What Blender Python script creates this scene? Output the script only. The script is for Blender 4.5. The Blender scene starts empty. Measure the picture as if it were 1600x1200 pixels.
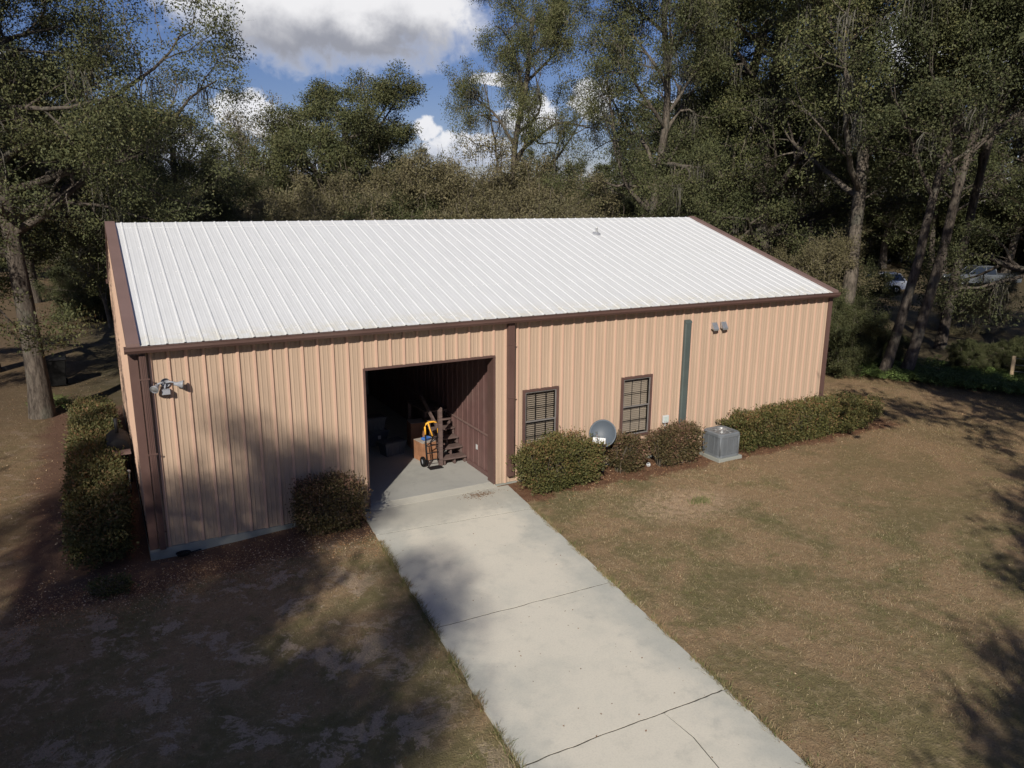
import bpy, math, random
import numpy as np
from mathutils import Vector, Matrix, noise as mnoise

D = bpy.data
SC = bpy.context.scene
COL = SC.collection
S = 0.3048                      # rib pitch of the panels
L, W = 18.29, 12.24             # building length and depth
H = 3.95                        # eave height
RIDGE_Y, RIDGE_Z = 6.12, 5.877
SLOPE = (RIDGE_Z - H) / (RIDGE_Y + 0.1465)

# ------------------------------------------------------------------ helpers
def tag(o, label=None, cat=None, group=None, kind=None):
    if label: o['label'] = label
    if cat: o['category'] = cat
    if group: o['group'] = group
    if kind: o['kind'] = kind
    return o

def wloc(o):
    v = Vector((0, 0, 0))
    while o is not None:
        v = v + o.location
        o = o.parent
    return v

def thing(name, label, cat, loc=(0, 0, 0), group=None):
    o = D.objects.new(name, None)
    COL.objects.link(o)
    o.location = loc
    o.empty_display_size = 0.2
    return tag(o, label, cat, group)

def link_mesh(name, me, mat, parent=None):
    o = D.objects.new(name, me)
    COL.objects.link(o)
    if parent is not None: o.parent = parent
    mats = mat if isinstance(mat, (list, tuple)) else [mat]
    for m in mats: me.materials.append(m)
    return o

class MB:
    """collects shapes in world coordinates, then builds ONE mesh"""
    def __init__(s): s.v, s.f, s.m, s.sm = [], [], [], []
    def face(s, idx, mi=0, sm=False): s.f.append(idx); s.m.append(mi); s.sm.append(sm)
    def quad(s, a, b, c, d, mi=0):
        n = len(s.v); s.v += [a, b, c, d]; s.face((n, n+1, n+2, n+3), mi); return s
    def box(s, x0, x1, y0, y1, z0, z1, mi=0, T=None):
        n = len(s.v)
        P = [(x0,y0,z0),(x1,y0,z0),(x1,y1,z0),(x0,y1,z0),(x0,y0,z1),(x1,y0,z1),(x1,y1,z1),(x0,y1,z1)]
        if T is not None: P = [tuple(T @ Vector(p)) for p in P]
        s.v += P
        for q in ((0,3,2,1),(4,5,6,7),(0,1,5,4),(1,2,6,5),(2,3,7,6),(3,0,4,7)):
            s.face(tuple(n+i for i in q), mi)
        return s
    def prism(s, prof, a, b, axis='x', mi=0, caps=True):
        """closed 2-D outline swept from a to b along an axis"""
        n = len(s.v); k = len(prof)
        for t in (a, b):
            for p, q in prof:
                s.v.append((t, p, q) if axis == 'x' else (p, t, q) if axis == 'y' else (p, q, t))
        for i in range(k):
            j = (i+1) % k
            s.face((n+i, n+j, n+k+j, n+k+i), mi)
        if caps:
            s.face(tuple(n+i for i in range(k))[::-1], mi); s.face(tuple(n+k+i for i in range(k)), mi)
        return s
    def tube(s, pts, rad, sides=8, mi=0, caps=True, sm=True):
        n0 = len(s.v); k = len(pts)
        if not isinstance(rad, (list, tuple)): rad = [rad]*k
        P = [Vector(p) for p in pts]
        up = Vector((0.13, 0.21, 0.97))
        for i, p in enumerate(P):
            d = (P[min(i+1, k-1)] - P[max(i-1, 0)]).normalized()
            a = d.cross(up)
            if a.length < .15: a = d.cross(Vector((1, 0, 0.1)))
            a.normalize(); b = d.cross(a)
            for j in range(sides):
                t = 2*math.pi*j/sides
                s.v.append(tuple(p + (a*math.cos(t) + b*math.sin(t))*rad[i]))
        for i in range(k-1):
            for j in range(sides):
                jj = (j+1) % sides
                s.face((n0+i*sides+j, n0+i*sides+jj, n0+(i+1)*sides+jj, n0+(i+1)*sides+j), mi, sm)
        if caps:
            s.face(tuple(n0+j for j in range(sides))[::-1], mi)
            s.face(tuple(n0+(k-1)*sides+j for j in range(sides)), mi)
        return s
    def lathe(s, prof, c=(0,0,0), sides=24, mi=0, T=None, sm=True):
        """profile of (radius, height) turned about z"""
        n0 = len(s.v)
        for r, z in prof:
            for j in range(sides):
                t = 2*math.pi*j/sides
                p = Vector((r*math.cos(t), r*math.sin(t), z))
                if T is not None: p = T @ p
                s.v.append((p[0]+c[0], p[1]+c[1], p[2]+c[2]))
        for i in range(len(prof)-1):
            for j in range(sides):
                jj = (j+1) % sides
                s.face((n0+i*sides+j, n0+i*sides+jj, n0+(i+1)*sides+jj, n0+(i+1)*sides+j), mi, sm)
        return s
    def build(s, name, mat, parent=None, bevel=0):
        off = wloc(parent) if parent is not None else Vector((0, 0, 0))
        me = D.meshes.new(name)
        me.from_pydata([(v[0]-off[0], v[1]-off[1], v[2]-off[2]) for v in s.v], [], s.f)
        me.polygons.foreach_set('material_index', s.m)
        me.polygons.foreach_set('use_smooth', s.sm)
        o = link_mesh(name, me, mat, parent)
        if bevel:
            b = o.modifiers.new('bevel', 'BEVEL'); b.width = bevel; b.segments = 2; b.limit_method = 'ANGLE'
        return o

# ------------------------------------------------------------------ materials
def new_mat(name):
    m = D.materials.new(name); m.use_nodes = True
    nt = m.node_tree
    return m, nt, nt.nodes['Principled BSDF']

class N:
    """tiny node writer"""
    def __init__(s, nt): s.nt = nt
    def new(s, t, **kw):
        n = s.nt.nodes.new(t)
        for k, v in kw.items(): setattr(n, k, v)
        return n
    def put(s, sock, v):
        if hasattr(v, 'is_output') or isinstance(v, bpy.types.NodeSocket): s.nt.links.new(v, sock)
        elif isinstance(v, (tuple, list)): sock.default_value = tuple(v) + ((1,) if len(v) == 3 and len(sock.default_value) == 4 else ())
        else: sock.default_value = v
    def m(s, op, a, b=0.0, c=0.0, clamp=False):
        n = s.new('ShaderNodeMath', operation=op, use_clamp=clamp)
        s.put(n.inputs[0], a); s.put(n.inputs[1], b); s.put(n.inputs[2], c)
        return n.outputs[0]
    def mix(s, f, a, b, blend='MIX'):
        n = s.new('ShaderNodeMix', data_type='RGBA', blend_type=blend)
        s.put(n.inputs[0], f); s.put(n.inputs[6], a); s.put(n.inputs[7], b)
        return n.outputs[2]
    def noise(s, vec, scale, detail=3, rough=.55, dist=0):
        n = s.new('ShaderNodeTexNoise')
        if vec is not None: s.put(n.inputs['Vector'], vec)
        n.inputs['Scale'].default_value = scale; n.inputs['Detail'].default_value = detail
        n.inputs['Roughness'].default_value = rough; n.inputs['Distortion'].default_value = dist
        return n.outputs['Fac']
    def ramp(s, f, lo, hi):
        n = s.new('ShaderNodeMapRange', interpolation_type='SMOOTHSTEP')
        s.put(n.inputs[0], f); n.inputs[1].default_value = lo; n.inputs[2].default_value = hi
        return n.outputs[0]
    def pos(s): return s.new('ShaderNodeNewGeometry').outputs['Position']
    def xyz(s, v):
        n = s.new('ShaderNodeSeparateXYZ'); s.put(n.inputs[0], v); return n.outputs
    def scale(s, v, sc):
        n = s.new('ShaderNodeVectorMath', operation='MULTIPLY'); s.put(n.inputs[0], v); n.inputs[1].default_value = sc
        return n.outputs[0]
    def bump(s, h, strength, dist=.01):
        n = s.new('ShaderNodeBump'); s.put(n.inputs['Height'], h)
        n.inputs['Strength'].default_value = strength; n.inputs['Distance'].default_value = dist
        return n.outputs[0]

def plain(name, col, rough=.6, metal=0, var=.12, vscale=3.0, dirt=None, dirt_amt=.3, bump=0, stretch=(1,1,1), spec=.4):
    m, nt, b = new_mat(name); k = N(nt)
    p = k.scale(k.pos(), stretch)
    n1 = k.noise(p, vscale, 5, .6)
    c = k.mix(k.ramp(n1, .3, .7), tuple(x*(1-var) for x in col), tuple(min(1, x*(1+var)) for x in col))
    if dirt:
        n2 = k.noise(p, vscale*.45, 6, .7)
        c = k.mix(k.m('MULTIPLY', k.ramp(n2, .45, .75), dirt_amt), c, dirt)
    k.put(b.inputs['Base Color'], c)
    b.inputs['Roughness'].default_value = rough; b.inputs['Metallic'].default_value = metal
    b.inputs['Specular IOR Level'].default_value = spec
    if bump: k.put(b.inputs['Normal'], k.bump(k.noise(k.pos(), vscale*14, 4), bump))
    return m

M = {}
M['brown'] = plain('brown_trim_paint', (.115,.066,.056), .5, var=.10, vscale=1.5, dirt=(.16,.12,.10), dirt_amt=.35)
M['rake'] = plain('brown_rake_paint', (.205,.135,.12), .45, var=.06, vscale=1.2)
M['pvc'] = plain('green_grey_cover', (.085,.105,.10), .5, var=.08)
M['grey'] = plain('grey_cast_metal', (.30,.31,.34), .5, var=.15, vscale=9)
M['darkgrey'] = plain('dark_bronze', (.07,.065,.06), .5, var=.15, vscale=9)
M['white'] = plain('white_plastic', (.60,.61,.61), .4, var=.05)
M['black'] = plain('black_plastic', (.016,.016,.018), .55, var=.2, spec=.12)
M['tubgrey'] = plain('grey_tub_plastic', (.10,.11,.125), .45, var=.1)
M['rubber'] = plain('rubber', (.012,.012,.012), .85, var=.2, spec=.08)
M['yellow'] = plain('yellow_orange_paint', (.85,.42,.04), .4, var=.08)
M['card'] = plain('orange_brown_cardboard', (.33,.16,.085), .8, var=.2, vscale=5)
M['cardtop'] = plain('pale_cardboard_flap', (.42,.36,.31), .8, var=.15, vscale=5)
M['blue'] = plain('blue_cloth', (.05,.16,.50), .8)
M['stair'] = plain('weathered_stair_timber', (.125,.085,.075), .75, var=.25, vscale=4, stretch=(1,1,6))
M['burg'] = plain('burgundy_panel', (.135,.075,.068), .55, var=.12, vscale=2, dirt=(.2,.15,.13), dirt_amt=.3)
M['acgrey'] = plain('ac_grey_enamel', (.16,.175,.19), .5, var=.07, vscale=4)
M['acdark'] = plain('ac_coil_dark', (.085,.095,.105), .6, var=.2)
M['steel'] = plain('galvanised_steel', (.55,.56,.56), .35, metal=.7, var=.1, vscale=12)
M['rusty'] = plain('rust_streaked_pole', (.33,.24,.21), .6, metal=.2, var=.35, vscale=16)
M['dish'] = plain('dish_slate_grey', (.085,.105,.13), .5, var=.06)
M['post'] = plain('weathered_post', (.40,.30,.19), .85, var=.2, vscale=6)
M['blind'] = plain('tan_blind_slat', (.42,.33,.25), .6, var=.08)
M['carwhite'] = plain('white_car_paint', (.80,.82,.84), .2, var=.02)
M['carsilver'] = plain('silver_car_paint_shaded', (.16,.175,.19), .25, metal=.4, var=.02)  # silver darkened in the paint colour to stand in for shade
M['sash'] = plain('grey_sash', (.20,.185,.175), .5)
M['stone'] = plain('pale_stone', (.70,.66,.62), .7, var=.1)
M['dirt'] = plain('joint_dirt', (.075,.068,.055), .95, var=.4, vscale=30)

def concrete(name, col, dark, stains=.45, edges=False):
    m, nt, b = new_mat(name); k = N(nt); p = k.pos()
    big = k.noise(p, .55, 5, .6, .3); mid = k.noise(p, 2.6, 6, .7); fine = k.noise(p, 40, 3, .7)
    c = k.mix(k.m('MULTIPLY', k.ramp(big, .48, .66), stains), col, dark)
    if edges:
        x, y, z = k.xyz(p)
        off = k.m('ABSOLUTE', k.m('SUBTRACT', x, k.m('ADD', 5.83, k.m('MULTIPLY', y, .100))))
        e = k.m('ADD', off, k.m('MULTIPLY', k.m('SUBTRACT', k.noise(p, 1.3, 5, .65), .5), 1.8))
        c = k.mix(k.m('MULTIPLY', k.ramp(e, .75, 1.75), .75), c, (.44,.45,.41))
        door = k.m('ADD', y, k.m('MULTIPLY', k.m('SUBTRACT', mid, .5), 1.5))
        c = k.mix(k.m('MULTIPLY', k.ramp(door, -1.6, -.9), .55), c, (.40,.385,.335))
    c = k.mix(k.m('MULTIPLY', k.ramp(mid, .5, .75), .28), c, tuple(x*.72 for x in dark))
    c = k.mix(k.m('MULTIPLY', k.ramp(fine, .4, .75), .14), c, (.2,.19,.17))
    k.put(b.inputs['Base Color'], c); b.inputs['Roughness'].default_value = .85
    b.inputs['Specular IOR Level'].default_value = .25
    k.put(b.inputs['Normal'], k.bump(k.noise(p, 90, 3, .7), .25, .004))
    return m
M['conc'] = concrete('broom_finished_concrete', (.70,.66,.56), (.50,.50,.44), edges=True)
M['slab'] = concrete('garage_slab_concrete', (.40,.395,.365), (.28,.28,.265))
M['found'] = concrete('foundation_concrete', (.30,.31,.28), (.17,.19,.17), .7)

def wall_mat():
    m, nt, b = new_mat('tan_ribbed_siding'); k = N(nt); p = k.pos(); x, y, z = k.xyz(p)
    n1 = k.noise(k.scale(p, (3, 3, .12)), 2.2, 4, .6)
    c = k.mix(k.ramp(n1, .35, .7), (.455,.335,.245), (.51,.375,.275))
    # ribs coloured lighter and pinker than the flats between them
    fr = k.m('PINGPONG', k.m('ADD', x, 50*S), S/2)
    c = k.mix(k.m('MULTIPLY', k.ramp(fr, .036, .020), .7), c, (.66,.42,.315))
    low = k.m('MULTIPLY', k.ramp(z, 1.0, .0), k.ramp(k.noise(p, 3, 5, .7), .35, .7))
    c = k.mix(k.m('MULTIPLY', low, .25), c, (.28,.25,.18))
    k.put(b.inputs['Base Color'], c); b.inputs['Roughness'].default_value = .5
    b.inputs['Specular IOR Level'].default_value = .3
    return m
M['wall'] = wall_mat()

def roof_mat():
    m, nt, b = new_mat('white_roof_panel'); k = N(nt); p = k.pos(); x, y, z = k.xyz(p)
    n1 = k.noise(k.scale(p, (2, .35, .35)), 3, 5, .65)
    n2 = k.noise(p, 30, 4, .75)
    c = k.mix(k.ramp(n1, .3, .75), (.71,.72,.725), (.66,.67,.675))
    c = k.mix(k.m('MULTIPLY', k.ramp(n2, .5, .75), .22), c, (.48,.48,.45))
    eave = k.m('MULTIPLY', k.ramp(z, H+.22, H), k.ramp(k.noise(p, 5, 4, .7), .35, .65))
    c = k.mix(k.m('MULTIPLY', eave, .45), c, (.58,.53,.38))
    # lichen and twig specks
    v = k.new('ShaderNodeTexVoronoi'); v.inputs['Scale'].default_value = 3.2; k.put(v.inputs['Vector'], p)
    c = k.mix(k.m('MULTIPLY', k.ramp(v.outputs['Distance'], .05, .03), .55), c, (.3,.28,.25))
    k.put(b.inputs['Base Color'], c); b.inputs['Roughness'].default_value = .55
    b.inputs['Specular IOR Level'].default_value = .3
    return m
M['roof'] = roof_mat()

def ground_colour(k, p):
    x, y, z = k.xyz(p)
    flat = k.scale(p, (1, 1, 0))
    big = k.noise(flat, .22, 4, .6, .4); mid = k.noise(flat, .9, 5, .65, .3); fine = k.noise(flat, 5.5, 5, .7)
    vf = k.noise(flat, 34, 3, .7)
    # dormant lawn: olive against straw brown
    green, brown, straw = (.185,.155,.076), (.31,.215,.125), (.45,.35,.22)
    f = k.m('ADD', k.m('MULTIPLY', big, .5), k.m('MULTIPLY', mid, .5))
    c = k.mix(k.ramp(f, .44, .57), green, brown)
    c = k.mix(k.m('MULTIPLY', k.ramp(fine, .45, .75), .55), c, straw)
    c = k.mix(k.m('MULTIPLY', k.ramp(k.noise(flat, 1.7, 5, .72), .53, .66), .5), c, (.13,.135,.05))
    c = k.mix(k.m('MULTIPLY', k.ramp(k.noise(flat, 3.1, 5, .75), .56, .70), .5), c, (.20,.125,.07))
    # bare sand showing in the thin grass left of the driveway
    left = k.ramp(x, 4.2, 2.2)
    sand = k.m('MULTIPLY', k.ramp(k.m('ADD', k.noise(flat, 1.25, 7, .76, .5), k.m('MULTIPLY', k.m('SUBTRACT', fine, .5), .22)), .525, .585), left)
    patch = k.m('MULTIPLY', k.ramp(k.m('SQRT', k.m('ADD', k.m('POWER', k.m('SUBTRACT', x, 10.6), 2), k.m('POWER', k.m('MULTIPLY', k.m('ADD', y, 2.9), 1.6), 2))), 1.9, .6), k.ramp(fine, .3, .6))
    c = k.mix(k.m('MULTIPLY', sand, .85), c, (.47,.37,.28))
    c = k.mix(k.m('MULTIPLY', patch, .9), c, (.48,.35,.235))
    # reddish leaf litter strewn toward the right and under the woods
    red = k.m('MULTIPLY', k.ramp(k.m('ADD', x, k.m('MULTIPLY', mid, 5)), 13, 22), k.ramp(k.m('ADD', y, k.m('MULTIPLY', mid, 4)), -9, -1))
    c = k.mix(k.m('MULTIPLY', red, .5), c, (.30,.19,.105))
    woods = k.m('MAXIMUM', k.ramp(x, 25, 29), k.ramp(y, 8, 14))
    c = k.mix(k.m('MULTIPLY', woods, .85), c, k.mix(k.ramp(k.noise(flat, .12, 3, .5), .56, .66), (.070,.060,.036), (.18,.13,.072)))  # woods floor: dark duff deepened for shade, sunlit bands painted in paler brown
    lft = k.ramp(x, 0, -3)
    c = k.mix(k.m('MULTIPLY', lft, .55), c, (.20,.13,.08))
    # mulch beds along the walls
    wob = k.m('MULTIPLY', k.m('SUBTRACT', k.noise(flat, 1.1, 4, .6), .5), 1.3)
    yy = k.m('ADD', y, wob)
    bedR = k.m('MULTIPLY', k.ramp(yy, -1.25, -1.05), k.m('MULTIPLY', k.ramp(x, 7.4, 7.5), k.ramp(x, 21.2, 20.4)))
    bedL = k.m('MULTIPLY', k.ramp(yy, -1.55, -1.05), k.m('MULTIPLY', k.ramp(x, 4.2, 4.1), k.ramp(x, -2.4, -1.7)))
    bedG = k.m('MULTIPLY', k.ramp(y, -1.7, -1.2), k.m('MULTIPLY', k.ramp(x, .2, .1), k.ramp(k.m('ADD', x, wob), -2.6, -1.9)))
    bed = k.m('MULTIPLY', k.m('MAXIMUM', bedR, k.m('MAXIMUM', bedL, bedG)), k.ramp(y, 13, 12.5))
    mul = k.mix(k.ramp(fine, .35, .7), (.15,.075,.045), (.23,.125,.075))
    mul = k.mix(k.m('MULTIPLY', k.ramp(vf, .5, .75), .6), mul, (.32,.17,.10))
    mul = k.mix(k.ramp(x, 5.2, 4.4), mul, (.15,.085,.06))
    c = k.mix(bed, c, mul)
    return c, vf, fine

def ground_mat():
    m, nt, b = new_mat('dormant_lawn_ground'); k = N(nt); p = k.pos()
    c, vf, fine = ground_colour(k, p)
    c = k.mix(k.m('MULTIPLY', k.ramp(vf, .4, .7), .5), c, (.12,.10,.066))
    k.put(b.inputs['Base Color'], c); b.inputs['Roughness'].default_value = .95
    b.inputs['Specular IOR Level'].default_value = .1
    k.put(b.inputs['Normal'], k.bump(k.m('ADD', vf, k.m('MULTIPLY', fine, 2)), .8, .03))
    return m
M['ground'] = ground_mat()

def blade_mat():
    m, nt, b = new_mat('grass_blade'); k = N(nt); p = k.pos()
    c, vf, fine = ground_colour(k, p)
    a = k.new('ShaderNodeAttribute', attribute_name='rnd').outputs['Fac']
    c = k.mix(k.ramp(a, .55, 1.0), c, (.42,.34,.215))
    c = k.mix(k.ramp(a, .16, .0), c, (.12,.16,.05))
    k.put(b.inputs['Base Color'], c); b.inputs['Roughness'].default_value = .8
    b.inputs['Specular IOR Level'].default_value = .15
    return m
M['blade'] = blade_mat()

def leaf_mat(name, cols, spec=.15, rough=.6, trans=0, objvar=.35):
    """cols = [(threshold, colour)...] picked by the per-leaf value, tinted clump by clump"""
    m, nt, b = new_mat(name); k = N(nt)
    a = k.new('ShaderNodeAttribute', attribute_name='rnd').outputs['Fac']
    cr = k.new('ShaderNodeValToRGB'); cr.color_ramp.interpolation = 'LINEAR'
    el = cr.color_ramp.elements
    el[0].position, el[0].color = cols[0][0], (*cols[0][1], 1)
    el[1].position, el[1].color = cols[-1][0], (*cols[-1][1], 1)
    for t, c in cols[1:-1]:
        e = el.new(t); e.color = (*c, 1)
    k.put(cr.inputs[0], a)
    n = k.noise(k.pos(), .45, 3, .6)
    c = k.mix(k.m('MULTIPLY', k.ramp(n, .35, .7), objvar), cr.outputs[0], (.105,.098,.046))
    r = k.new('ShaderNodeObjectInfo').outputs['Random']
    c = k.mix(k.m('MULTIPLY', r, .25), c, (.07,.078,.045))
    k.put(b.inputs['Base Color'], c)
    b.inputs['Roughness'].default_value = rough; b.inputs['Specular IOR Level'].default_value = spec
    if trans:
        t = k.new('ShaderNodeBsdfTranslucent'); k.put(t.inputs[0], c)
        mx = k.new('ShaderNodeMixShader'); mx.inputs[0].default_value = trans
        nt.links.new(b.outputs[0], mx.inputs[1]); nt.links.new(t.outputs[0], mx.inputs[2])
        nt.links.new(mx.outputs[0], nt.nodes['Material Output'].inputs[0])
    return m
M['oak'] = leaf_mat('oak_leaf', [(0,(.050,.060,.026)),(.45,(.088,.098,.040)),(.8,(.132,.134,.054)),(1,(.20,.155,.075))])
M['dark'] = leaf_mat('dark_oak_leaf', [(0,(.036,.044,.019)),(.5,(.064,.074,.031)),(.85,(.098,.104,.044)),(1,(.145,.122,.058))])
M['scrub'] = leaf_mat('thin_winter_leaf', [(0,(.10,.09,.048)),(.5,(.15,.132,.070)),(1,(.23,.19,.115))])
M['hedge'] = leaf_mat('hedge_leaf', [(0,(.055,.062,.020)),(.5,(.115,.108,.034)),(.75,(.16,.115,.045)),(1,(.25,.12,.065))], spec=.2, objvar=.2)
M['hedge_red'] = leaf_mat('bronze_hedge_leaf', [(0,(.055,.048,.022)),(.35,(.11,.085,.036)),(.7,(.145,.082,.052)),(1,(.25,.13,.10))], spec=.2, objvar=.2)
M['fern'] = leaf_mat('fern_frond', [(0,(.06,.10,.03)),(1,(.18,.25,.07))], objvar=.1)
M['litter'] = leaf_mat('fallen_leaf', [(0,(.17,.085,.045)),(.5,(.34,.18,.09)),(.85,(.52,.33,.18)),(1,(.70,.55,.38))], trans=0, objvar=.0)
M['moss'] = plain('grey_hanging_moss', (.115,.108,.088), .95, var=.25, spec=.05)

def bark_mat(name, a, b_, sc=9):
    m, nt, b = new_mat(name); k = N(nt)
    tc = k.new('ShaderNodeTexCoord').outputs['Object']
    p = k.scale(tc, (1, 1, .28))
    n1 = k.noise(p, sc, 6, .75, .4); n2 = k.noise(tc, 1.6, 4, .6)
    c = k.mix(k.ramp(n1, .35, .65), a, b_)
    c = k.mix(k.m('MULTIPLY', k.ramp(n2, .5, .7), .5), c, (.135,.14,.112))
    k.put(b.inputs['Base Color'], c); b.inputs['Roughness'].default_value = .95
    b.inputs['Specular IOR Level'].default_value = .1
    k.put(b.inputs['Normal'], k.bump(n1, 1.0, .05))
    return m
M['bark'] = bark_mat('oak_bark', (.055,.045,.038), (.155,.13,.107))
M['palebark'] = bark_mat('pale_bark', (.075,.064,.052), (.19,.16,.13))
M['twig'] = plain('bare_twig', (.16,.135,.105), .9, var=.3)

def glass_mat():
    m, nt, b = new_mat('window_glass'); k = N(nt)
    g = k.new('ShaderNodeBsdfGlossy'); g.inputs['Roughness'].default_value = .03
    t = k.new('ShaderNodeBsdfTransparent'); t.inputs[0].default_value = (.80,.83,.85,1)
    lw = k.new('ShaderNodeLayerWeight')
    mx = k.new('ShaderNodeMixShader'); k.put(mx.inputs[0], k.m('ADD', k.m('MULTIPLY', k.m('POWER', lw.outputs['Facing'], 4), .8), .05, clamp=True))
    nt.links.new(t.outputs[0], mx.inputs[1]); nt.links.new(g.outputs[0], mx.inputs[2])
    nt.links.new(mx.outputs[0], nt.nodes['Material Output'].inputs[0])
    return m
M['glass'] = glass_mat()
M['carglass'] = plain('dark_car_glass', (.02,.025,.03), .05, var=.05, spec=.8)

# ------------------------------------------------------------------ world, sun, camera
EL, AZ = math.radians(31.7), math.atan2(.612, .79)
travel = Vector((math.sin(AZ)*math.cos(EL), math.cos(AZ)*math.cos(EL), -math.sin(EL)))
sun = D.lights.new('sun', 'SUN'); sun.energy = 4.7; sun.angle = math.radians(.55); sun.color = (1, .935, .83)
so = D.objects.new('sun', sun); COL.objects.link(so)
so.rotation_euler = travel.to_track_quat('-Z', 'Y').to_euler(); so.location = (-20, -30, 30)

SKY = .050
wd = D.worlds.new('World'); SC.world = wd; wd.cycles.sampling_method = 'MANUAL'; wd.cycles.sample_map_resolution = 512; wd.use_nodes = True
nt = wd.node_tree; k = N(nt)
bg = nt.nodes['Background']
sky = k.new('ShaderNodeTexSky', sky_type='NISHITA'); sky.sun_disc = False
sky.sun_elevation = EL; sky.sun_rotation = AZ + math.pi
sky.air_density = 1.0; sky.dust_density = .2; sky.ozone_density = 3.0
hs = k.new('ShaderNodeHueSaturation'); hs.inputs['Saturation'].default_value = 1.12
k.put(hs.inputs['Color'], sky.outputs[0]); k.put(bg.inputs[0], k.mix(1.0, hs.outputs[0], (1.0,.93,1.22), 'MULTIPLY')); bg.inputs[1].default_value = SKY
gen = k.new('ShaderNodeTexCoord').outputs['Generated']
dx, dy, dz = k.xyz(gen)
az = k.m('MULTIPLY', k.m('ARCTAN2', dx, dy), 57.2958)
el = k.m('MULTIPLY', k.m('ARCSINE', dz), 57.2958)
cmb = k.new('ShaderNodeCombineXYZ'); k.put(cmb.inputs[0], az); k.put(cmb.inputs[1], el)
uv = cmb.outputs[0]
n_lo = k.noise(uv, .17, 7, .58, .2); n_hi = k.noise(uv, .75, 6, .6, .3); n_mid = k.noise(uv, .26, 7, .55, .25)
def blob(u0, v0, a, b, amp, soft=.28, nz=None):
    r = k.m('ADD', k.m('POWER', k.m('DIVIDE', k.m('SUBTRACT', az, u0), a), 2), k.m('POWER', k.m('DIVIDE', k.m('SUBTRACT', el, v0), b), 2))
    t = k.m('SUBTRACT', 1, k.m('SQRT', r))
    t = k.m('ADD', t, k.m('MULTIPLY', k.m('SUBTRACT', n_hi if nz is None else nz, .5), amp))
    return k.ramp(t, 0, soft)
# the large flat-based cloud, then the smaller cumulus heads above the trees
n_edge = k.m('ADD', k.m('MULTIPLY', n_mid, .6), k.m('MULTIPLY', n_hi, .4))
big = blob(16.2, 13.6, 12.5, 6.2, .95, .34, n_edge)
masks = [big]
for q in ((10.2, 5.3, 2.6, 1.7, 1.3), (12.9, 4.2, 2.0, 1.5, 1.3), (22.3, 4.6, 1.1, .9, 1.2), (25.3, 3.2, 4, 1.3, 1.3),
          (34.0, 6.6, 1.9, 1.6, 1.2), (29.6, 5.6, 2.2, 1.5, 1.5), (27.0, 7.9, 1.8, .5, 1.8), (-6, 6, 5, 3, 1.0), (45, 5, 7, 2.5, 1.2), (56, 9, 5, 3, 1.2), (2, 3, 8, 2, 1.1), (17, 1.5, 9, 1.6, 1.1), (66, 16, 9, 5, 1.)):
    masks.append(blob(*q))
allm = masks[0]
for q in masks[1:]: allm = k.m('MAXIMUM', allm, q)
over = k.m('MULTIPLY', k.ramp(n_lo, .56, .66), k.ramp(el, 17, 25))
allm = k.m('MAXIMUM', allm, over)
# bright tops and grey bases
sh = k.m('ADD', k.m('MULTIPLY', k.m('SUBTRACT', el, 9.6), .30), k.m('ADD', k.m('MULTIPLY', k.m('SUBTRACT', n_mid, .5), 1.6), k.m('MULTIPLY', k.m('SUBTRACT', n_hi, .5), .25)))
sh2 = k.m('ADD', k.m('MULTIPLY', k.m('SUBTRACT', el, 3.5), .25), k.m('ADD', .45, k.m('MULTIPLY', k.m('SUBTRACT', n_hi, .5), 1.0)))
g1 = k.mix(k.ramp(sh, .0, .85), (.36,.37,.42), (1.0,.99,1.0))
g2 = k.mix(k.ramp(sh2, .1, .7), (.55,.60,.72), (.97,.97,1.0))
cc = k.mix(big, g2, g1)
bg2 = k.new('ShaderNodeBackground'); k.put(bg2.inputs[0], cc); bg2.inputs[1].default_value = .90
mx = k.new('ShaderNodeMixShader'); k.put(mx.inputs[0], k.m('MULTIPLY', allm, .96))
nt.links.new(bg.outputs[0], mx.inputs[1]); nt.links.new(bg2.outputs[0], mx.inputs[2])
nt.links.new(mx.outputs[0], nt.nodes['World Output'].inputs[0])

f, cx, cy, cz, yaw, pit, rol = 1201.5753, -.4259, -15.158, 6.5569, .4971, .2391, .0054
F = Vector((math.sin(yaw)*math.cos(pit), math.cos(yaw)*math.cos(pit), -math.sin(pit)))
R = Vector((math.cos(yaw), -math.sin(yaw), 0)); U = R.cross(F)
R2 = R*math.cos(rol) + U*math.sin(rol); U2 = -R*math.sin(rol) + U*math.cos(rol)
CAM = Vector((cx, cy, cz))
cam = D.cameras.new('camera'); cam.lens = f/1600*36; cam.sensor_width = 36; cam.clip_end = 3000; cam.clip_start = .1
co = D.objects.new('camera', cam); COL.objects.link(co)
mt = Matrix((R2, U2, -F)).transposed().to_4x4(); mt.translation = CAM
co.matrix_world = mt
SC.camera = co
SC.view_settings.view_transform = 'Standard'; SC.view_settings.look = 'None'
SC.view_settings.exposure = 0; SC.view_settings.gamma = 1
SC.render.engine = 'CYCLES'
SC.cycles.max_bounces = 4; SC.cycles.diffuse_bounces = 2; SC.cycles.adaptive_threshold = .02; SC.cycles.transparent_max_bounces = 6
SC.cycles.use_denoising = True

def azof(px):                   # compass bearing of a picture column, for planning where a tree stands
    d = F + R2*((px-800)/f) + U2*((600-307)/f)
    return math.atan2(d.x, d.y)
def stand(px, dist):
    a = azof(px); return CAM.x + math.sin(a)*dist, CAM.y + math.cos(a)*dist

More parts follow.
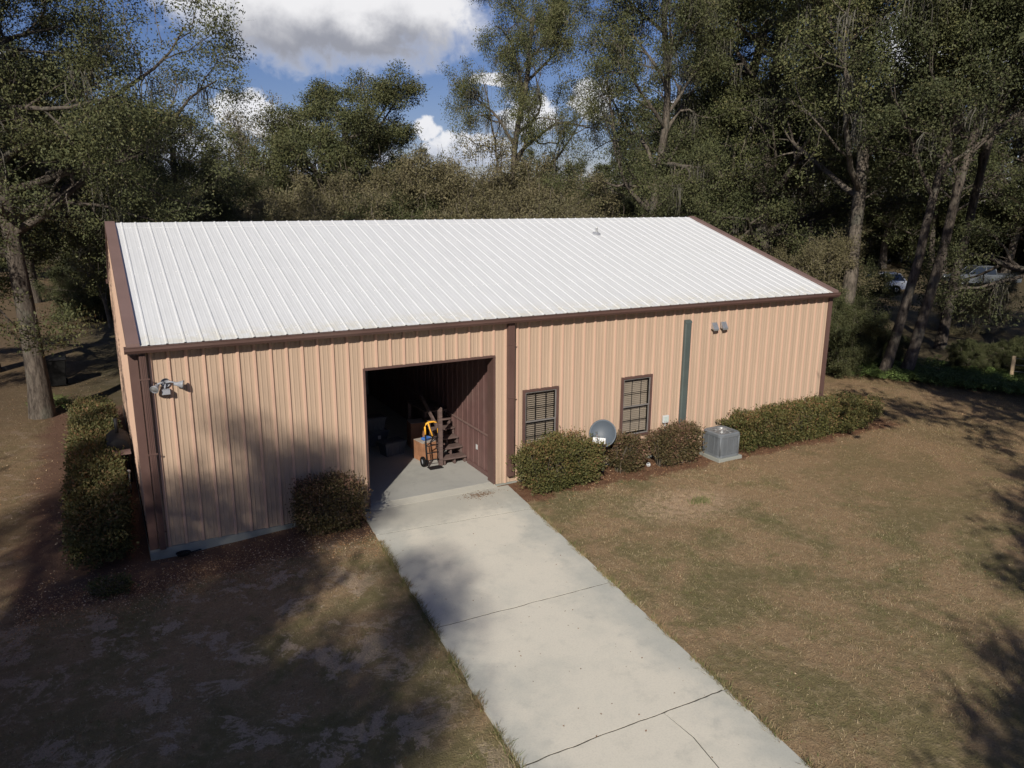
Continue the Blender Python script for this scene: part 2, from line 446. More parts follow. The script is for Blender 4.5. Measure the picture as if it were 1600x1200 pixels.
# ------------------------------------------------------------------ ground
def lerp(a, b, t): t = max(0, min(1, t)); t = t*t*(3-2*t); return a + (b-a)*t
def gz(x, y):
    z = lerp(-.25, -.07, x/4.0) if x < 4 else lerp(-.07, -.12, (x-8)/6)
    if y > 0 and x < 0: z = lerp(z, -.30, y/8)
    if x > 20: z = lerp(z, -.3, (x-20)/6)
    d = math.hypot(x-9, y-2)
    if d > 24: z += lerp(0, 1, (d-24)/40) * .5 * (mnoise.noise(Vector((x*.03, y*.03, 0))))
    if not (-1 < x < 19 and -.5 < y < 13) and not (2.8 < x < 8.4 and y < 0): z += .03*mnoise.noise(Vector((x*.8, y*.8, 3)))
    return z

def axis(lo, hi, fine_lo, fine_hi, step):
    a = [fine_lo + i*step for i in range(int((fine_hi-fine_lo)/step)+1)]
    s, x = step, fine_hi
    while x < hi: s *= 1.18; x += s; a.append(min(x, hi))
    s, x = step, fine_lo; b = []
    while x > lo: s *= 1.18; x -= s; b.append(max(x, lo))
    return b[::-1] + a
xs = axis(-700, 900, -14, 36, .4); ys = axis(-500, 900, -20, 30, .4)
g = MB()
for yv in ys:
    for xv in xs: g.v.append((xv, yv, gz(xv, yv)))
nx = len(xs)
for j in range(len(ys)-1):
    for i in range(nx-1):
        g.face((j*nx+i, j*nx+i+1, (j+1)*nx+i+1, (j+1)*nx+i), 0, True)
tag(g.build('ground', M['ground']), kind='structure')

# driveway: four poured panels, gaps full of dirt between them, one wandering crack
def dl(y): return 4.05 + (y+.56)*(3.41-4.05)/(-8.38+.56)
def dr(y): return 7.61 + (y+.14)*(6.45-7.61)/(-10+.14)
rng = random.Random(4)
def jag(x, y, a=.02): return mnoise.noise(Vector((x*2.3, y*2.3, 7)))*a + mnoise.noise(Vector((x*9, y*9, 1)))*a*.5
drv = MB(); ZD = -.03
def panel(lo, hi):
    """strip of concrete between two joint curves y = lo(t), y = hi(t), t from 0 at left to 1 at right"""
    n = 40; m = 14; n0 = len(drv.v)
    for j in range(m+1):
        for i in range(n+1):
            t = i/n; y = lo(t) + (hi(t)-lo(t))*j/m
            x = dl(y) + (dr(y)-dl(y))*t
            e = .012*mnoise.noise(Vector((y*6, t*3, 5))) if i in (0, n) else 0
            drv.v.append((x+e, y + (jag(x, y, .022) if j in (0, m) else 0), ZD))
    for j in range(m):
        for i in range(n):
            a = n0 + j*(n+1) + i; drv.face((a, a+1, a+n+2, a+n+1))
    edge = [n0+i for i in range(n+1)] + [n0+j*(n+1)+n for j in range(1, m+1)] + [n0+m*(n+1)+i for i in range(n-1, -1, -1)] + [n0+j*(n+1) for j in range(m-1, 0, -1)]
    q0 = len(drv.v)
    for e in edge: x, y, z = drv.v[e]; drv.v.append((x, y, z-.12))
    for i in range(len(edge)):
        j = (i+1) % len(edge); drv.face((edge[i], q0+i, q0+j, edge[j]))
j1 = lambda t: -1.38 - .28*t
j2 = lambda t: -5.09 - .06*t
j3 = lambda t: -8.36 - .02*t
g_ = .012
panel(lambda t: j1(t)+g_, lambda t: -.175)
panel(lambda t: j2(t)+.012, lambda t: j1(t)-g_)
panel(lambda t: j3(t)+.014, lambda t: j2(t)-.012)
# last panel is split by the crack
def crack(y): return 5.55 - (-8.36-y)*.06 - .05*math.sin((y+8.3)*2.6) - .01*math.sin(y*17)
_dl, _dr = dl, dr
dr = lambda y: crack(y) - .008
panel(lambda t: -16.0, lambda t: j3(.4*t)-.014)
dr = _dr; dl = lambda y: crack(y) + .008
panel(lambda t: -16.0, lambda t: j3(.4+.6*t)-.014)
dl = _dl
tag(drv.build('driveway', M['conc']), kind='structure')
jd = MB()
jd.quad((dl(-16)+.06,-16,-.036),(dr(-16)-.06,-16,-.036),(dr(-.2)-.06,-.2,-.036),(dl(-.2)+.06,-.2,-.036))
tag(jd.build('joint_soil', M['dirt']), kind='structure')
# wet brown stain of rotted leaves at the door, a real thin film of debris
# ------------------------------------------------------------------ building
B = thing('metal_building', 'long tan ribbed metal workshop with white metal roof and brown trim', 'building', (0, 0, 0))
DX0, DX1, DZ = 14*S+.03, 24*S, 3.05
WIN = [(8.12, 9.00, .62, 2.13), (10.95, 11.82, .62, 2.13)]

def rib_profile(length, phase=0.0, h=.030, minor=.008, wb=.042, wt=.018):
    """list of (x, offset) along a ribbed sheet"""
    pts = [(0, 0)]
    kx = 0
    while kx*S <= length + .001:
        c = kx*S + phase
        for dx_, o in ((-wb,0),(-wt,h),(wt,h),(wb,0),(.086,0),(.094,minor),(.112,minor),(.120,0),(.184,0),(.192,minor),(.210,minor),(.218,0)):
            x = c + dx_
            if 0 < x < length: pts.append((x, o))
        kx += 1
    pts.append((length, 0))
    return pts

def prof_at(pts, x):
    for (a, oa), (b, ob) in zip(pts, pts[1:]):
        if a <= x <= b: return oa + (ob-oa)*(x-a)/max(b-a, 1e-6)
    return 0

pf = rib_profile(L, h=.036, wb=.044, wt=.020)
cuts = [DX0, DX1] + [v for w_ in WIN for v in w_[:2]]
pf2 = sorted(pf + [(c, prof_at(pf, c)) for c in cuts])
wm = MB()
for (a, oa), (b, ob) in zip(pf2, pf2[1:]):
    if b-a < 1e-5: continue
    mid = (a+b)/2
    spans = [(-.03, H-.03)]
    if DX0 < mid < DX1: spans = [(DZ, H-.03)]
    for (x0, x1, z0, z1) in WIN:
        if x0 < mid < x1: spans = [(-.03, z0), (z1, H-.03)]
    for z0, z1 in spans:
        wm.quad((a, -oa, z0), (b, -ob, z0), (b, -ob, z1), (a, -oa, z1))
wm.build('front_wall', M['wall'], B)
# gables and back wall
for nm, X, sg in (('gable_wall', 0.0, -1), ('gable_wall', L, 1)):
    gm = MB(); pg = rib_profile(W)
    for (a, oa), (b, ob) in zip(pg, pg[1:]):
        za = H-.04 + SLOPE*(min(a, W-a)); zb = H-.04 + SLOPE*(min(b, W-b))
        gm.quad((X+sg*oa, a, -.03), (X+sg*ob, b, -.03), (X+sg*ob, b, zb), (X+sg*oa, a, za))
    gm.build(nm, M['wall'], B)
bm_ = MB()
for (a, oa), (b, ob) in zip(pf, pf[1:]):
    bm_.quad((a, W+oa, -.03), (b, W+ob, -.03), (b, W+ob, H-.03), (a, W+oa, H-.03))
bm_.build('back_wall', M['wall'], B)
# roof sheets
def roofz(y): return H + SLOPE*(y+.1465)
rf = MB(); pr = rib_profile(L-.30, phase=S-.15, h=.015, minor=.002, wb=.028, wt=.012)
Y0 = -.19
for (a, oa), (b, ob) in zip(pr, pr[1:]):
    xa, xb = a+.15, b+.15
    ny, nz = -SLOPE/math.hypot(1, SLOPE), 1/math.hypot(1, SLOPE)
    n = 6
    for i in range(n):
        ya, yb = Y0 + (RIDGE_Y-Y0)*i/n, Y0 + (RIDGE_Y-Y0)*(i+1)/n
        rf.quad((xa, ya+ny*oa, roofz(ya)+nz*oa), (xb, ya+ny*ob, roofz(ya)+nz*ob), (xb, yb+ny*ob, roofz(yb)+nz*ob), (xa, yb+ny*oa, roofz(yb)+nz*oa))
    rf.quad((xa, RIDGE_Y-ny*oa, RIDGE_Z+nz*oa), (xb, RIDGE_Y-ny*ob, RIDGE_Z+nz*ob), (xb, W+.19-ny*ob, roofz(Y0)+nz*ob), (xa, W+.19-ny*oa, roofz(Y0)+nz*oa))
# screw heads in rows over the purlins
rs = random.Random(9)
for row in range(5):
    y = .12 + row*1.46
    for i in range(59):
        for dxs in (.058, .245):
            if rs.random() < .06: continue
            x = (i+1)*S + dxs; z = roofz(y) + .002; yy = y + rs.uniform(-.02, .02)
            z = roofz(yy)
            rf.box(x-.013, x+.013, yy-.013, yy+.013, z-.002, z+.010)
rf.build('roof', M['roof'], B)
# ridge cap: folded sheet following the ribs
rc = MB()
for (a, oa), (b, ob) in zip(pr, pr[1:]):
    xa, xb = a+.15, b+.15; wv = .33; t = .007
    rc.quad((xa, RIDGE_Y-wv, roofz(RIDGE_Y-wv)+oa+t), (xb, RIDGE_Y-wv, roofz(RIDGE_Y-wv)+ob+t), (xb, RIDGE_Y, RIDGE_Z+ob+t+.005), (xa, RIDGE_Y, RIDGE_Z+oa+t+.005))
    rc.quad((xa, RIDGE_Y, RIDGE_Z+oa+t+.005), (xb, RIDGE_Y, RIDGE_Z+ob+t+.005), (xb, RIDGE_Y+wv, roofz(RIDGE_Y-wv)+ob+t), (xa, RIDGE_Y+wv, roofz(RIDGE_Y-wv)+oa+t))
    rc.quad((xa, RIDGE_Y-wv, roofz(RIDGE_Y-wv)+oa+.001), (xb, RIDGE_Y-wv, roofz(RIDGE_Y-wv)+ob+.001), (xb, RIDGE_Y-wv, roofz(RIDGE_Y-wv)+ob+t), (xa, RIDGE_Y-wv, roofz(RIDGE_Y-wv)+oa+t))
rc.build('ridge_cap', M['roof'], B)
# rake trims on the gables
for xa, xb in ((-.055, .16), (L-.14, L+.055)):
    t = MB()
    for y0, z0, y1, z1 in ((Y0-.01, roofz(Y0-.01), RIDGE_Y, RIDGE_Z), (RIDGE_Y, RIDGE_Z, W+.2, roofz(Y0))):
        lo, hi = -.15, .052
        P = [(xa,y0,z0+lo),(xb,y0,z0+lo),(xb,y0,z0+hi),(xa,y0,z0+hi),(xa,y1,z1+lo),(xb,y1,z1+lo),(xb,y1,z1+hi),(xa,y1,z1+hi)]
        n0 = len(t.v); t.v += P
        for q in ((0,1,2,3),(5,4,7,6),(0,4,5,1),(3,2,6,7),(1,5,6,2),(0,3,7,4)): t.face(tuple(n0+i for i in q))
    t.build('rake_trim', M['rake'], B)
# gutter (open K-style trough) front and back
def trough(sy, y_):
    gu = MB()
    pr_ = [(-.0, .0), (-.0, -.125), (-.09, -.125), (-.125, -.07), (-.125, -.012), (-.137, -.012), (-.137, .004), (-.112, .004), (-.112, -.06), (-.083, -.118), (-.008, -.118), (-.008, .0)]
    gu.prism([(y_ + sy*a, H-.012+b) for a, b in pr_], -.10, L+.06)
    gu.build('gutter', M['brown'], B)
trough(1, -.15); trough(-1, W+.15)
fa = MB(); fa.box(-.03, L+.03, -.148, -.006, H-.145, H-.05); fa.build('eave_trim', M['brown'], B)
# corner trims
for x0, x1 in ((-.045, .105), (L-.105, L+.045)):
    t = MB(); t.box(x0, x1, -.046, .002, -.03, H-.146)
    t.box(x0 if x0 < 0 else L+.002, -.002 if x0 < 0 else x1, .004, .11, -.03, H-.10)
    t.build('corner_trim', M['brown'], B)
# downspouts: rectangular, with straps and a turned-out foot
def downspout(x0, x1, zb, elbow=False):
    t = MB(); y0, y1 = -.145, -.050
    t.box(x0, x1, y0, y1, zb, H-.14)
    for i in range(1, 4): t.box(x0+(x1-x0)*i/4-.006, x0+(x1-x0)*i/4+.006, y0-.008, y0+.001, zb+.001, H-.145)
    o = t.build('downspout', M['brown'], B)
    for z in (zb+.35, zb+1.9, 3.3):
        s_ = MB(); s_.box(x0-.03, x1+.03, y0-.012, y0-.0085, z, z+.03); s_.build('strap', M['brown'], o)
downspout(.125, .235, -.02); downspout(7.63, 7.79, .16)
# foundation curb, door slab and threshold
def curb(x0, x1, side):
    fo = MB()
    n = int((x1-x0)/.25)
    for i in range(n):
        a, b = x0+(x1-x0)*i/n, x0+(x1-x0)*(i+1)/n
        fa_, fb = -.035 - .03*mnoise.noise(Vector((a*1.3, 0, 0))), -.035 - .03*mnoise.noise(Vector((b*1.3, 0, 0)))
        fo.quad((a, fa_, -.45), (b, fb, -.45), (b, fb, -.034), (a, fa_, -.034))
        fo.quad((a, fa_, -.034), (b, fb, -.034), (b, .12, -.034), (a, .12, -.034))
    fo.quad((side, .06, -.45), (side, W, -.45), (side, W, -.034), (side, .06, -.034))
    fo.build('foundation', M['found'], B)
curb(-.05, DX0-.02, -.05); curb(DX1+.02, L+.05, L+.05)
sl = MB()
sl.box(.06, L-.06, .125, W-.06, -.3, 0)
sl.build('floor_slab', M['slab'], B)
th = MB(); th.prism([(-.165, -.028), (.12, -.004), (.12, -.2), (-.165, -.2)], DX0-.02, DX1+.02); th.build('threshold', M['conc'], B)
# door opening: jambs and head
dt = MB()
dt.box(DX0-.035, DX0+.012, -.045, .10, 0, DZ); dt.box(DX1-.02, DX1+.022, -.045, .26, 0, DZ); dt.box(DX0-.035, DX1+.022, -.048, .10, DZ-.02, DZ+.03)
dt.build('door_frame', M['brown'], B)
# partition on the right side of the bay, ribbed burgundy sheet
XP = 7.42
pt = MB(); pp = rib_profile(W-.2, h=.018, minor=.004)
for (a, oa), (b, ob) in zip(pp, pp[1:]):
    ya, yb = a+.1, b+.1
    pt.quad((XP-oa, ya, .0), (XP-ob, yb, .0), (XP-ob, yb, H-.25+SLOPE*min(yb, W-yb)), (XP-oa, ya, H-.25+SLOPE*min(ya, W-ya)))
pt.build('partition_wall', M['burg'], B)
r_ = MB(); r_.box(XP-.045, XP-.019, .17, 5.8, 1.02, 1.06); r_.build('chair_rail', M['rake'], B)
r_ = MB(); r_.box(XP-.04, XP-.02, .17, 1.6, 0.002, .11); r_.build('base_trim', M['burg'], B)
r_ = MB(); r_.box(XP-.03, XP-.0195, 1.02, 1.10, .52, .64); r_.build('outlet_cover', M['white'], B)
# purlins under the roof and back office wall so the bay reads as a room
for i in range(1, 7):
    pu = MB()
    y = i*1.0
    if abs(y-RIDGE_Y) < .3: continue
    pu.box(.05, L-.05, y-.03, y+.03, roofz(y)-.24, roofz(y)-.03)
    pu.build('purlin', M['burg'], B)
# windows of the office: frame, sashes, muntins, glass, blinds
for wi, (x0, x1, z0, z1) in enumerate(WIN):
    t = MB(); w_ = .045
    t.box(x0-w_, x0+.012, -.052, .03, z0-w_, z1+w_); t.box(x1-.012, x1+w_, -.052, .03, z0-w_, z1+w_)
    t.box(x0+.012, x1-.012, -.052, .03, z1-.012, z1+w_); t.box(x0+.012, x1-.012, -.052, .03, z0-w_, z0+.012)
    fr = t.build('window_frame', M['brown'], B)
    zm = z0 + (z1-z0)*.5
    t = MB(); b_ = .028
    xa, xb = x0+.012, x1-.012
    for za, zb, yo in ((zm, z1-.012, -.022), (z0+.012, zm+.025, -.010)):
        t = MB(); t.box(xa, xa+b_, yo-.012, yo+.012, za, zb); t.box(xb-b_, xb, yo-.012, yo+.012, za, zb)
        t.box(xa+b_, xb-b_, yo-.012, yo+.012, zb-b_, zb); t.box(xa+b_, xb-b_, yo-.013, yo+.011, za, za+b_+.004)
        t.build('sash', M['sash'], fr)
    t = MB()
    for za, zb, yo in ((zm+.03, z1-.04, -.022), (z0+.04, zm, -.010)):
        t = MB()
        for i in (1, 2): xx = xa+(xb-xa)*i/3; t.box(xx-.008, xx+.008, yo+.002, yo+.010, za, zb)
        zz = (za+zb)/2; t.box(xa+b_, xb-b_, yo+.0025, yo+.0105, zz-.007, zz+.007)
        t.build('muntin', M['black'], fr); t = MB()
    t = MB()
    t.quad((xa+b_, -.0225, zm+.03), (xb-b_, -.0225, zm+.03), (xb-b_, -.0225, z1-.04), (xa+b_, -.0225, z1-.04))
    t.build('pane', M['glass'], fr); t = MB()
    t.quad((xa+b_, -.0105, z0+.04), (xb-b_, -.0105, z0+.04), (xb-b_, -.0105, zm-.002), (xa+b_, -.0105, zm-.002))
    t.build('pane', M['glass'], fr)
    t = MB(); zz = z1-.03; yb_ = .085
    bot = z0+.06
    while zz > bot:
        dzt = .016 if wi == 0 else .013
        T = Matrix.Translation((0, yb_, zz)) @ Matrix.Rotation(math.radians(24 if wi == 0 else 50), 4, 'X')
        t.box(x0+.02, x1-.02, -.024, .024, -.0015, .0015, T=T)
        zz -= .050
    for xx in (x0+.12, x1-.12): t.box(xx-.002, xx+.002, yb_-.026, yb_-.022, bot, z1-.02)
    t.build('blind', M['blind'], fr)
# room behind the windows
t = MB(); t.quad((XP+.1, 2.6, 0), (L-.1, 2.6, 0), (L-.1, 2.6, 3.2), (XP+.1, 2.6, 3.2)); t.build('office_wall', plain('office_wall', (.22,.2,.18), .8), B)
t = MB(); t.quad((XP+.05, .1, 2.6), (L-.1, .1, 2.6), (L-.1, 2.6, 2.6), (XP+.05, 2.6, 2.6)); t.build('office_ceiling', M['stone'], B)
# green-grey line cover, and two dryer-type hoods
t = MB(); t.prism([(12.80,-.032),(12.80,-.10),(12.83,-.12),(12.98,-.12),(13.01,-.10),(13.01,-.032)], .22, 3.42, 'z')
t.prism([(-.032,3.42),(-.122,3.42),(-.10,3.47),(-.032,3.50)], 12.80, 13.01)
t.build('line_cover', M['pvc'], B)
for xv in (13.74, 14.06):
    t = MB()
    t.prism([(-.031, 3.36), (-.06, 3.36), (-.155, 3.20), (-.155, 3.155), (-.14, 3.155), (-.14, 3.19), (-.031, 3.19)], xv, xv+.17)
    h_ = t.build('vent_hood', M['steel'], B)
    t = MB(); t.box(xv+.012, xv+.158, -.137, -.05, 3.176, 3.188); t.build('vent_flap', M['darkgrey'], h_)
# roof vent pipe with flashing
t = MB(); T = Matrix.Rotation(math.atan(SLOPE), 4, 'X')
px_, py_ = 13.30, 4.75
t.lathe([(.13,0.012),(.12,.024),(.055,.05),(.04,.07)], (px_, py_, roofz(py_)), 20, T=T)
vp = t.build('pipe_flashing', M['grey'], B)
t = MB(); t.lathe([(.03,.0),(.03,.16),(.04,.16),(.04,.20),(.0,.215)], (px_, py_, roofz(py_)), 16); t.build('vent_pipe', M['white'], vp)

# ------------------------------------------------------------------ things on and near the building
t0 = thing('security_light', 'twin-head grey security light high on the tan wall near its left corner', 'wall light', (.52, -.03, 3.16))
t = MB(); t.lathe([(.0,-.03),(.075,-.03),(.085,0),(.085,.02)], (.52,-.055,3.20), 18, T=Matrix.Rotation(math.radians(90), 4, 'X'))
t.tube([(.52,-.06,3.20),(.47,-.10,3.22),(.38,-.13,3.20)], .018); t.tube([(.52,-.06,3.20),(.60,-.10,3.22),(.70,-.12,3.19)], .018)
t.build('mounting_arm', M['grey'], t0)
def head(c, d):
    t = MB(); q = Vector(d).to_track_quat('Z', 'Y').to_matrix().to_4x4()
    t.lathe([(.0,-.07),(.028,-.065),(.035,-.02),(.05,.02),(.078,.09),(.078,.10),(.07,.10)], c, 18, T=q)
    h_ = t.build('lamp_head', M['grey'], t0)
    t = MB(); t.lathe([(.07,.085),(.045,.098),(.0,.103)], c, 18, T=q); t.build('lens', M['steel'], h_)
head((.36,-.15,3.16), (-.45,-.75,-.35)); head((.72,-.14,3.17), (.85,-.25,-.1))
t = MB(); t.tube([(.52,-.06,3.18),(.50,-.10,3.10)], .016); t.box(.44,.58,-.17,-.06,3.0,3.09); t.build('motion_sensor', M['grey'], t0)

t0 = thing('utility_box', 'small pale utility box on the tan wall beside the green vertical cover', 'utility box', (12.34, -.03, .75))
t = MB(); t.box(12.25, 12.43, -.10, -.033, .82, 1.02); t.build('housing', M['white'], t0, bevel=.012)
t = MB(); t.box(12.27, 12.41, -.108, -.101, .86, .99); t.build('cover', plain('pale_green_cover', (.55,.62,.58), .5), t0)
t = MB(); t.tube([(12.34,-.06,.82),(12.34,-.055,-.05)], .017); t.build('conduit', M['steel'], t0)

# air conditioner
ax0, ax1, ay0, ay1, ab, at_ = 13.36, 14.06, -1.07, -.38, .0, .55
def rr(x0, x1, y0, y1, r, n=6):
    P = []
    for (cx_, cy_, a0) in ((x1-r, y1-r, 0), (x0+r, y1-r, 90), (x0+r, y0+r, 180), (x1-r, y0+r, 270)):
        for i in range(n+1):
            a = math.radians(a0 + 90*i/n); P.append((cx_+r*math.cos(a), cy_+r*math.sin(a)))
    return P
A = thing('air_conditioner', 'square grey air conditioner condenser on a concrete pad against the tan wall', 'air conditioner', ((ax0+ax1)/2, (ay0+ay1)/2, -.01))
t = MB(); t.prism(rr(ax0+.02, ax1-.02, ay0+.02, ay1-.02, .10), ab, at_, 'z'); t.build('coil', M['acdark'], A)
t = MB(); ring_o = rr(ax0, ax1, ay0, ay1, .12); n = 30
for i in range(n):
    z = ab+.04 + (at_-ab-.08)*i/n
    t.prism(ring_o, z, z+.0115, 'z')
t.build('louver', M['acgrey'], A)
t = MB()
for i in range(len(ring_o)):
    pass
for cxy in ((ax0+.035, ay0+.035), (ax1-.035, ay0+.035), (ax0+.035, ay1-.035), (ax1-.035, ay1-.035)):
    t = MB(); t.tube([(cxy[0], cxy[1], ab), (cxy[0], cxy[1], at_)], .022, 8); t.build('corner_post', M['acgrey'], A)
for fx in (.33, .66):
    t = MB(); t.box(ax0+(ax1-ax0)*fx-.008, ax0+(ax1-ax0)*fx+.008, ay0-.006, ay0+.01, ab, at_); t.build('grille_bar', M['acgrey'], A)
    t = MB(); t.box(ax0-.006, ax0+.01, ay0+(ay1-ay0)*fx-.008, ay0+(ay1-ay0)*fx+.008, ab, at_); t.build('grille_bar', M['acgrey'], A)
t = MB(); t.prism(rr(ax0-.012, ax1+.012, ay0-.012, ay1+.012, .13), ab-.03, ab+.035, 'z'); t.build('base_pan', M['acgrey'], A)
acx, acy = (ax0+ax1)/2, (ay0+ay1)/2
t = MB(); out = rr(ax0-.012, ax1+.012, ay0-.012, ay1+.012, .13, 11)
# lid: flat ring from the rounded square to the round fan opening
K_ = len(out); n0 = 0
inn = [(acx + .30*math.cos(math.atan2(p[1]-acy, p[0]-acx)), acy + .30*math.sin(math.atan2(p[1]-acy, p[0]-acx))) for p in out]
for (P_, z) in ((out, at_-.04), (out, at_+.03), ([(acx+(p[0]-acx)*.93, acy+(p[1]-acy)*.93) for p in out], at_+.055), (inn, at_+.05), (inn, at_-.03)):
    t.v += [(p[0], p[1], z) for p in P_]
for r0 in range(4):
    for i in range(K_):
        j = (i+1) % K_; t.face((r0*K_+i, r0*K_+j, (r0+1)*K_+j, (r0+1)*K_+i))
t.build('lid', M['acgrey'], A)
t = MB()
for r in [.03+.027*i for i in range(10)]:
    t.tube([(acx+r*math.cos(a), acy+r*math.sin(a), at_+.058 - .02*(r/.3)) for a in [2*math.pi*i/24 for i in range(25)]], .0035, 4, caps=False)
for i in range(10):
    a = math.pi*2*i/10; t.tube([(acx, acy, at_+.06), (acx+.30*math.cos(a), acy+.30*math.sin(a), at_+.045)], .005, 4)
t.lathe([(0,.075),(.04,.07),(.05,.05)], (acx, acy, at_), 12)
t.build('fan_guard', M['steel'], A)
t = MB()
for i in range(3):
    a0 = i*2.094
    t.quad((acx+.03*math.cos(a0), acy+.03*math.sin(a0), at_-.03), (acx+.27*math.cos(a0), acy+.27*math.sin(a0), at_-.04), (acx+.27*math.cos(a0+.9), acy+.27*math.sin(a0+.9), at_+.0), (acx+.03*math.cos(a0+.9), acy+.03*math.sin(a0+.9), at_-.01))
t.lathe([(.06,-.05),(.06,0),(0,0)], (acx, acy, at_), 10)
t.build('fan_blade', M['acdark'], A)
t = MB(); t.lathe([(.28,-.2),(.28,-.199),(0,-.199)], (acx, acy, at_+.09), 20); t.build('fan_well', M['black'], A)
t = MB(); t.box(ax0-.05, ax1+.05, ay0-.05, ay1+.05, -.2, -.034)
o = t.build('equipment_pad', M['found'], bevel=.01); tag(o, 'low concrete pad under the grey air conditioner', 'concrete pad')

# satellite dish
pb = Vector((10.20, -.34, -.12)); top = Vector((10.18, -.34, .66))
A = thing('satellite_dish', 'slate grey satellite dish on a rusty pole between two bushes', 'satellite dish', tuple(pb))
t = MB(); t.tube([pb - Vector((0,0,.1)), top], .024, 10); t.build('pole', M['rusty'], A)
t = MB(); t.tube([pb, pb+Vector((0,0,.16))], .032, 10); t.build('pole_sleeve', M['steel'], A)
nrm = Vector((-.62, -.66, .40)).normalized()
dc = Vector((10.12, -.40, .93))
tilt = nrm.to_track_quat('Z', 'Y').to_matrix().to_4x4()
tt = tilt @ Matrix.Diagonal((.97, 1.0, 1.0, 1.0))
t = MB(); prof = []
for i in range(11): r = .345*i/10; prof.append((r, .30*r*r/.37 - .04))
for i in range(10, -1, -1): r = .345*i/10; prof.append((r if i else 0, .30*r*r/.37 - .052))
t.lathe([(r*1.0, z) for r, z in prof], tuple(dc), 36, T=tt)
t.build('reflector', M['dish'], A)
down = (Vector((0, 0, -1)) - nrm*Vector((0, 0, -1)).dot(nrm)).normalized()
side = nrm.cross(down)
p0 = dc + down*.36 + nrm*.03; p1 = dc + down*.26 + nrm*.50
t = MB(); t.tube([p0 - nrm*.12, p0, p1], .016, 8); t.tube([top, top + Vector((0,.0,.12)), dc - nrm*.06], .028, 8); t.build('feed_arm', M['grey'], A)
t = MB()
Tm = Matrix((side, down, nrm)).transposed().to_4x4(); Tm.translation = p1
t.box(-.15, .15, -.09, .05, -.02, .08, T=Tm); t.box(-.05, .05, -.04, .09, -.05, .02, T=Tm)
for sx in (-.085, 0, .085): t.lathe([(.0,-.055),(.035,-.05),(.035,-.02)], tuple(p1 + side*sx), 12, T=tilt)
t.build('receiver', M['white'], A)
t = MB(); t.box(-.09,.09,-.09,.09,-.10,-.055, T=Matrix.Translation(dc) @ tilt); t.build('mount_bracket', M['darkgrey'], A)

t = MB(); t.lathe([(0,-.055),(.03,-.05),(.055,-.02),(.06,.01),(.045,.045),(.02,.06),(0,.062)], (11.48, -.52, -.06), 14)
tag(t.build('white_globe', M['white']), 'small round white globe lying on the red mulch between bushes', 'globe')

# rim of hose by the left corner
t = MB()
for i in range(3): t.tube([(.52+(.10+.012*i)*math.cos(a), -.17+(.06+.01*i)*math.sin(a), -.19+.022*i) for a in [2*math.pi*j/20 for j in range(21)]], .012, 6, caps=False)
t.tube([(.62,-.17,-.17),(.75,-.12,-.18),(.85,-.07,-.19)], .012, 6)
tag(t.build('coiled_hose', M['black']), 'small black coil of hose by the concrete footing at the left corner', 'hose')

# ------------------------------------------------------------------ inside the bay
# hand truck
hx, hy = 6.52, 1.70
A = thing('hand_truck', 'black hand truck with yellow handle standing before the wooden steps', 'hand truck', (hx, hy, 0))
t = MB()
for sx in (-.17, .17):
    t.tube([(hx+sx, hy, .05), (hx+sx, hy+.10, .85)], .020, 8)
    t.tube([(hx+sx*.9, hy+.09, .12), (hx+sx*.9, hy+.17, .62)], .012, 6)
for z in (.18, .36, .54, .72): t.tube([(hx-.17, hy+z*.12, z), (hx, hy+z*.12-.05, z+.02), (hx+.17, hy+z*.12, z)], .013, 6)
t.tube([(hx-.16, hy+.08, .55), (hx+.16, hy+.05, .75)], .012, 6)
t.build('frame', M['black'], A)
t = MB(); t.tube([(hx-.17, hy+.10, .84), (hx-.17, hy+.125, 1.02), (hx-.135, hy+.135, 1.10), (hx-.07, hy+.14, 1.13), (hx+.07, hy+.14, 1.13), (hx+.135, hy+.135, 1.10), (hx+.17, hy+.125, 1.02), (hx+.17, hy+.10, .84)], .022, 8)
t.tube([(hx-.08, hy+.13, 1.12), (hx-.05, hy+.08, .95), (hx-.01, hy+.03, .80)], .018, 8); t.build('handle', M['yellow'], A)
t = MB(); t.box(hx-.18, hx+.18, hy-.20, hy+.02, .012, .022); t.build('toe_plate', M['black'], A, bevel=.003)
for sx in (-.23, .23):
    t = MB(); T = Matrix.Rotation(math.radians(90), 4, 'Y')
    t.lathe([(.07,-.03),(.12,-.035),(.13,-.02),(.13,.02),(.12,.035),(.07,.03)], (hx+sx, hy+.14, .13), 20, T=T); w_ = t.build('wheel', M['rubber'], A)
    t = MB(); t.lathe([(0,-.025),(.07,-.022),(.07,.022),(0,.025)], (hx+sx, hy+.14, .13), 14, T=T); t.build('rim', M['grey'], w_)
# cardboard boxes
def cbox(name, label, x0, x1, y0, y1, z0, z1, mat, rot=0):
    c = Vector(((x0+x1)/2, (y0+y1)/2, z0)); T = Matrix.Translation(c) @ Matrix.Rotation(rot, 4, 'Z') @ Matrix.Translation(-c)
    A = thing(name, label, 'box', tuple(c))
    t = MB(); t.box(x0, x1, y0, y1, z0, z1, T=T); t.build('carton', mat, A, bevel=.004)
    t = MB()
    t.box(x0-.005, x1+.005, y0-.005, (y0+y1)/2-.003, z1+.001, z1+.007, T=T); t.box(x0-.005, x1+.005, (y0+y1)/2+.003, y1+.005, z1+.001, z1+.007, T=T)
    t.build('flap', M['cardtop'], A)
cbox('cardboard_box', 'orange-brown cardboard box on the floor behind the hand truck', 6.36, 6.82, 2.15, 2.60, 0, .50, M['card'], .15)
cbox('cardboard_box', 'taller cardboard carton further back in shade beside the steps', 6.55, 6.95, 3.25, 3.65, 0, .70, M['card'], -.1)
t = MB(); T = Matrix.Translation((6.60, 2.36, .515)) @ Matrix.Rotation(.4, 4, 'Z')
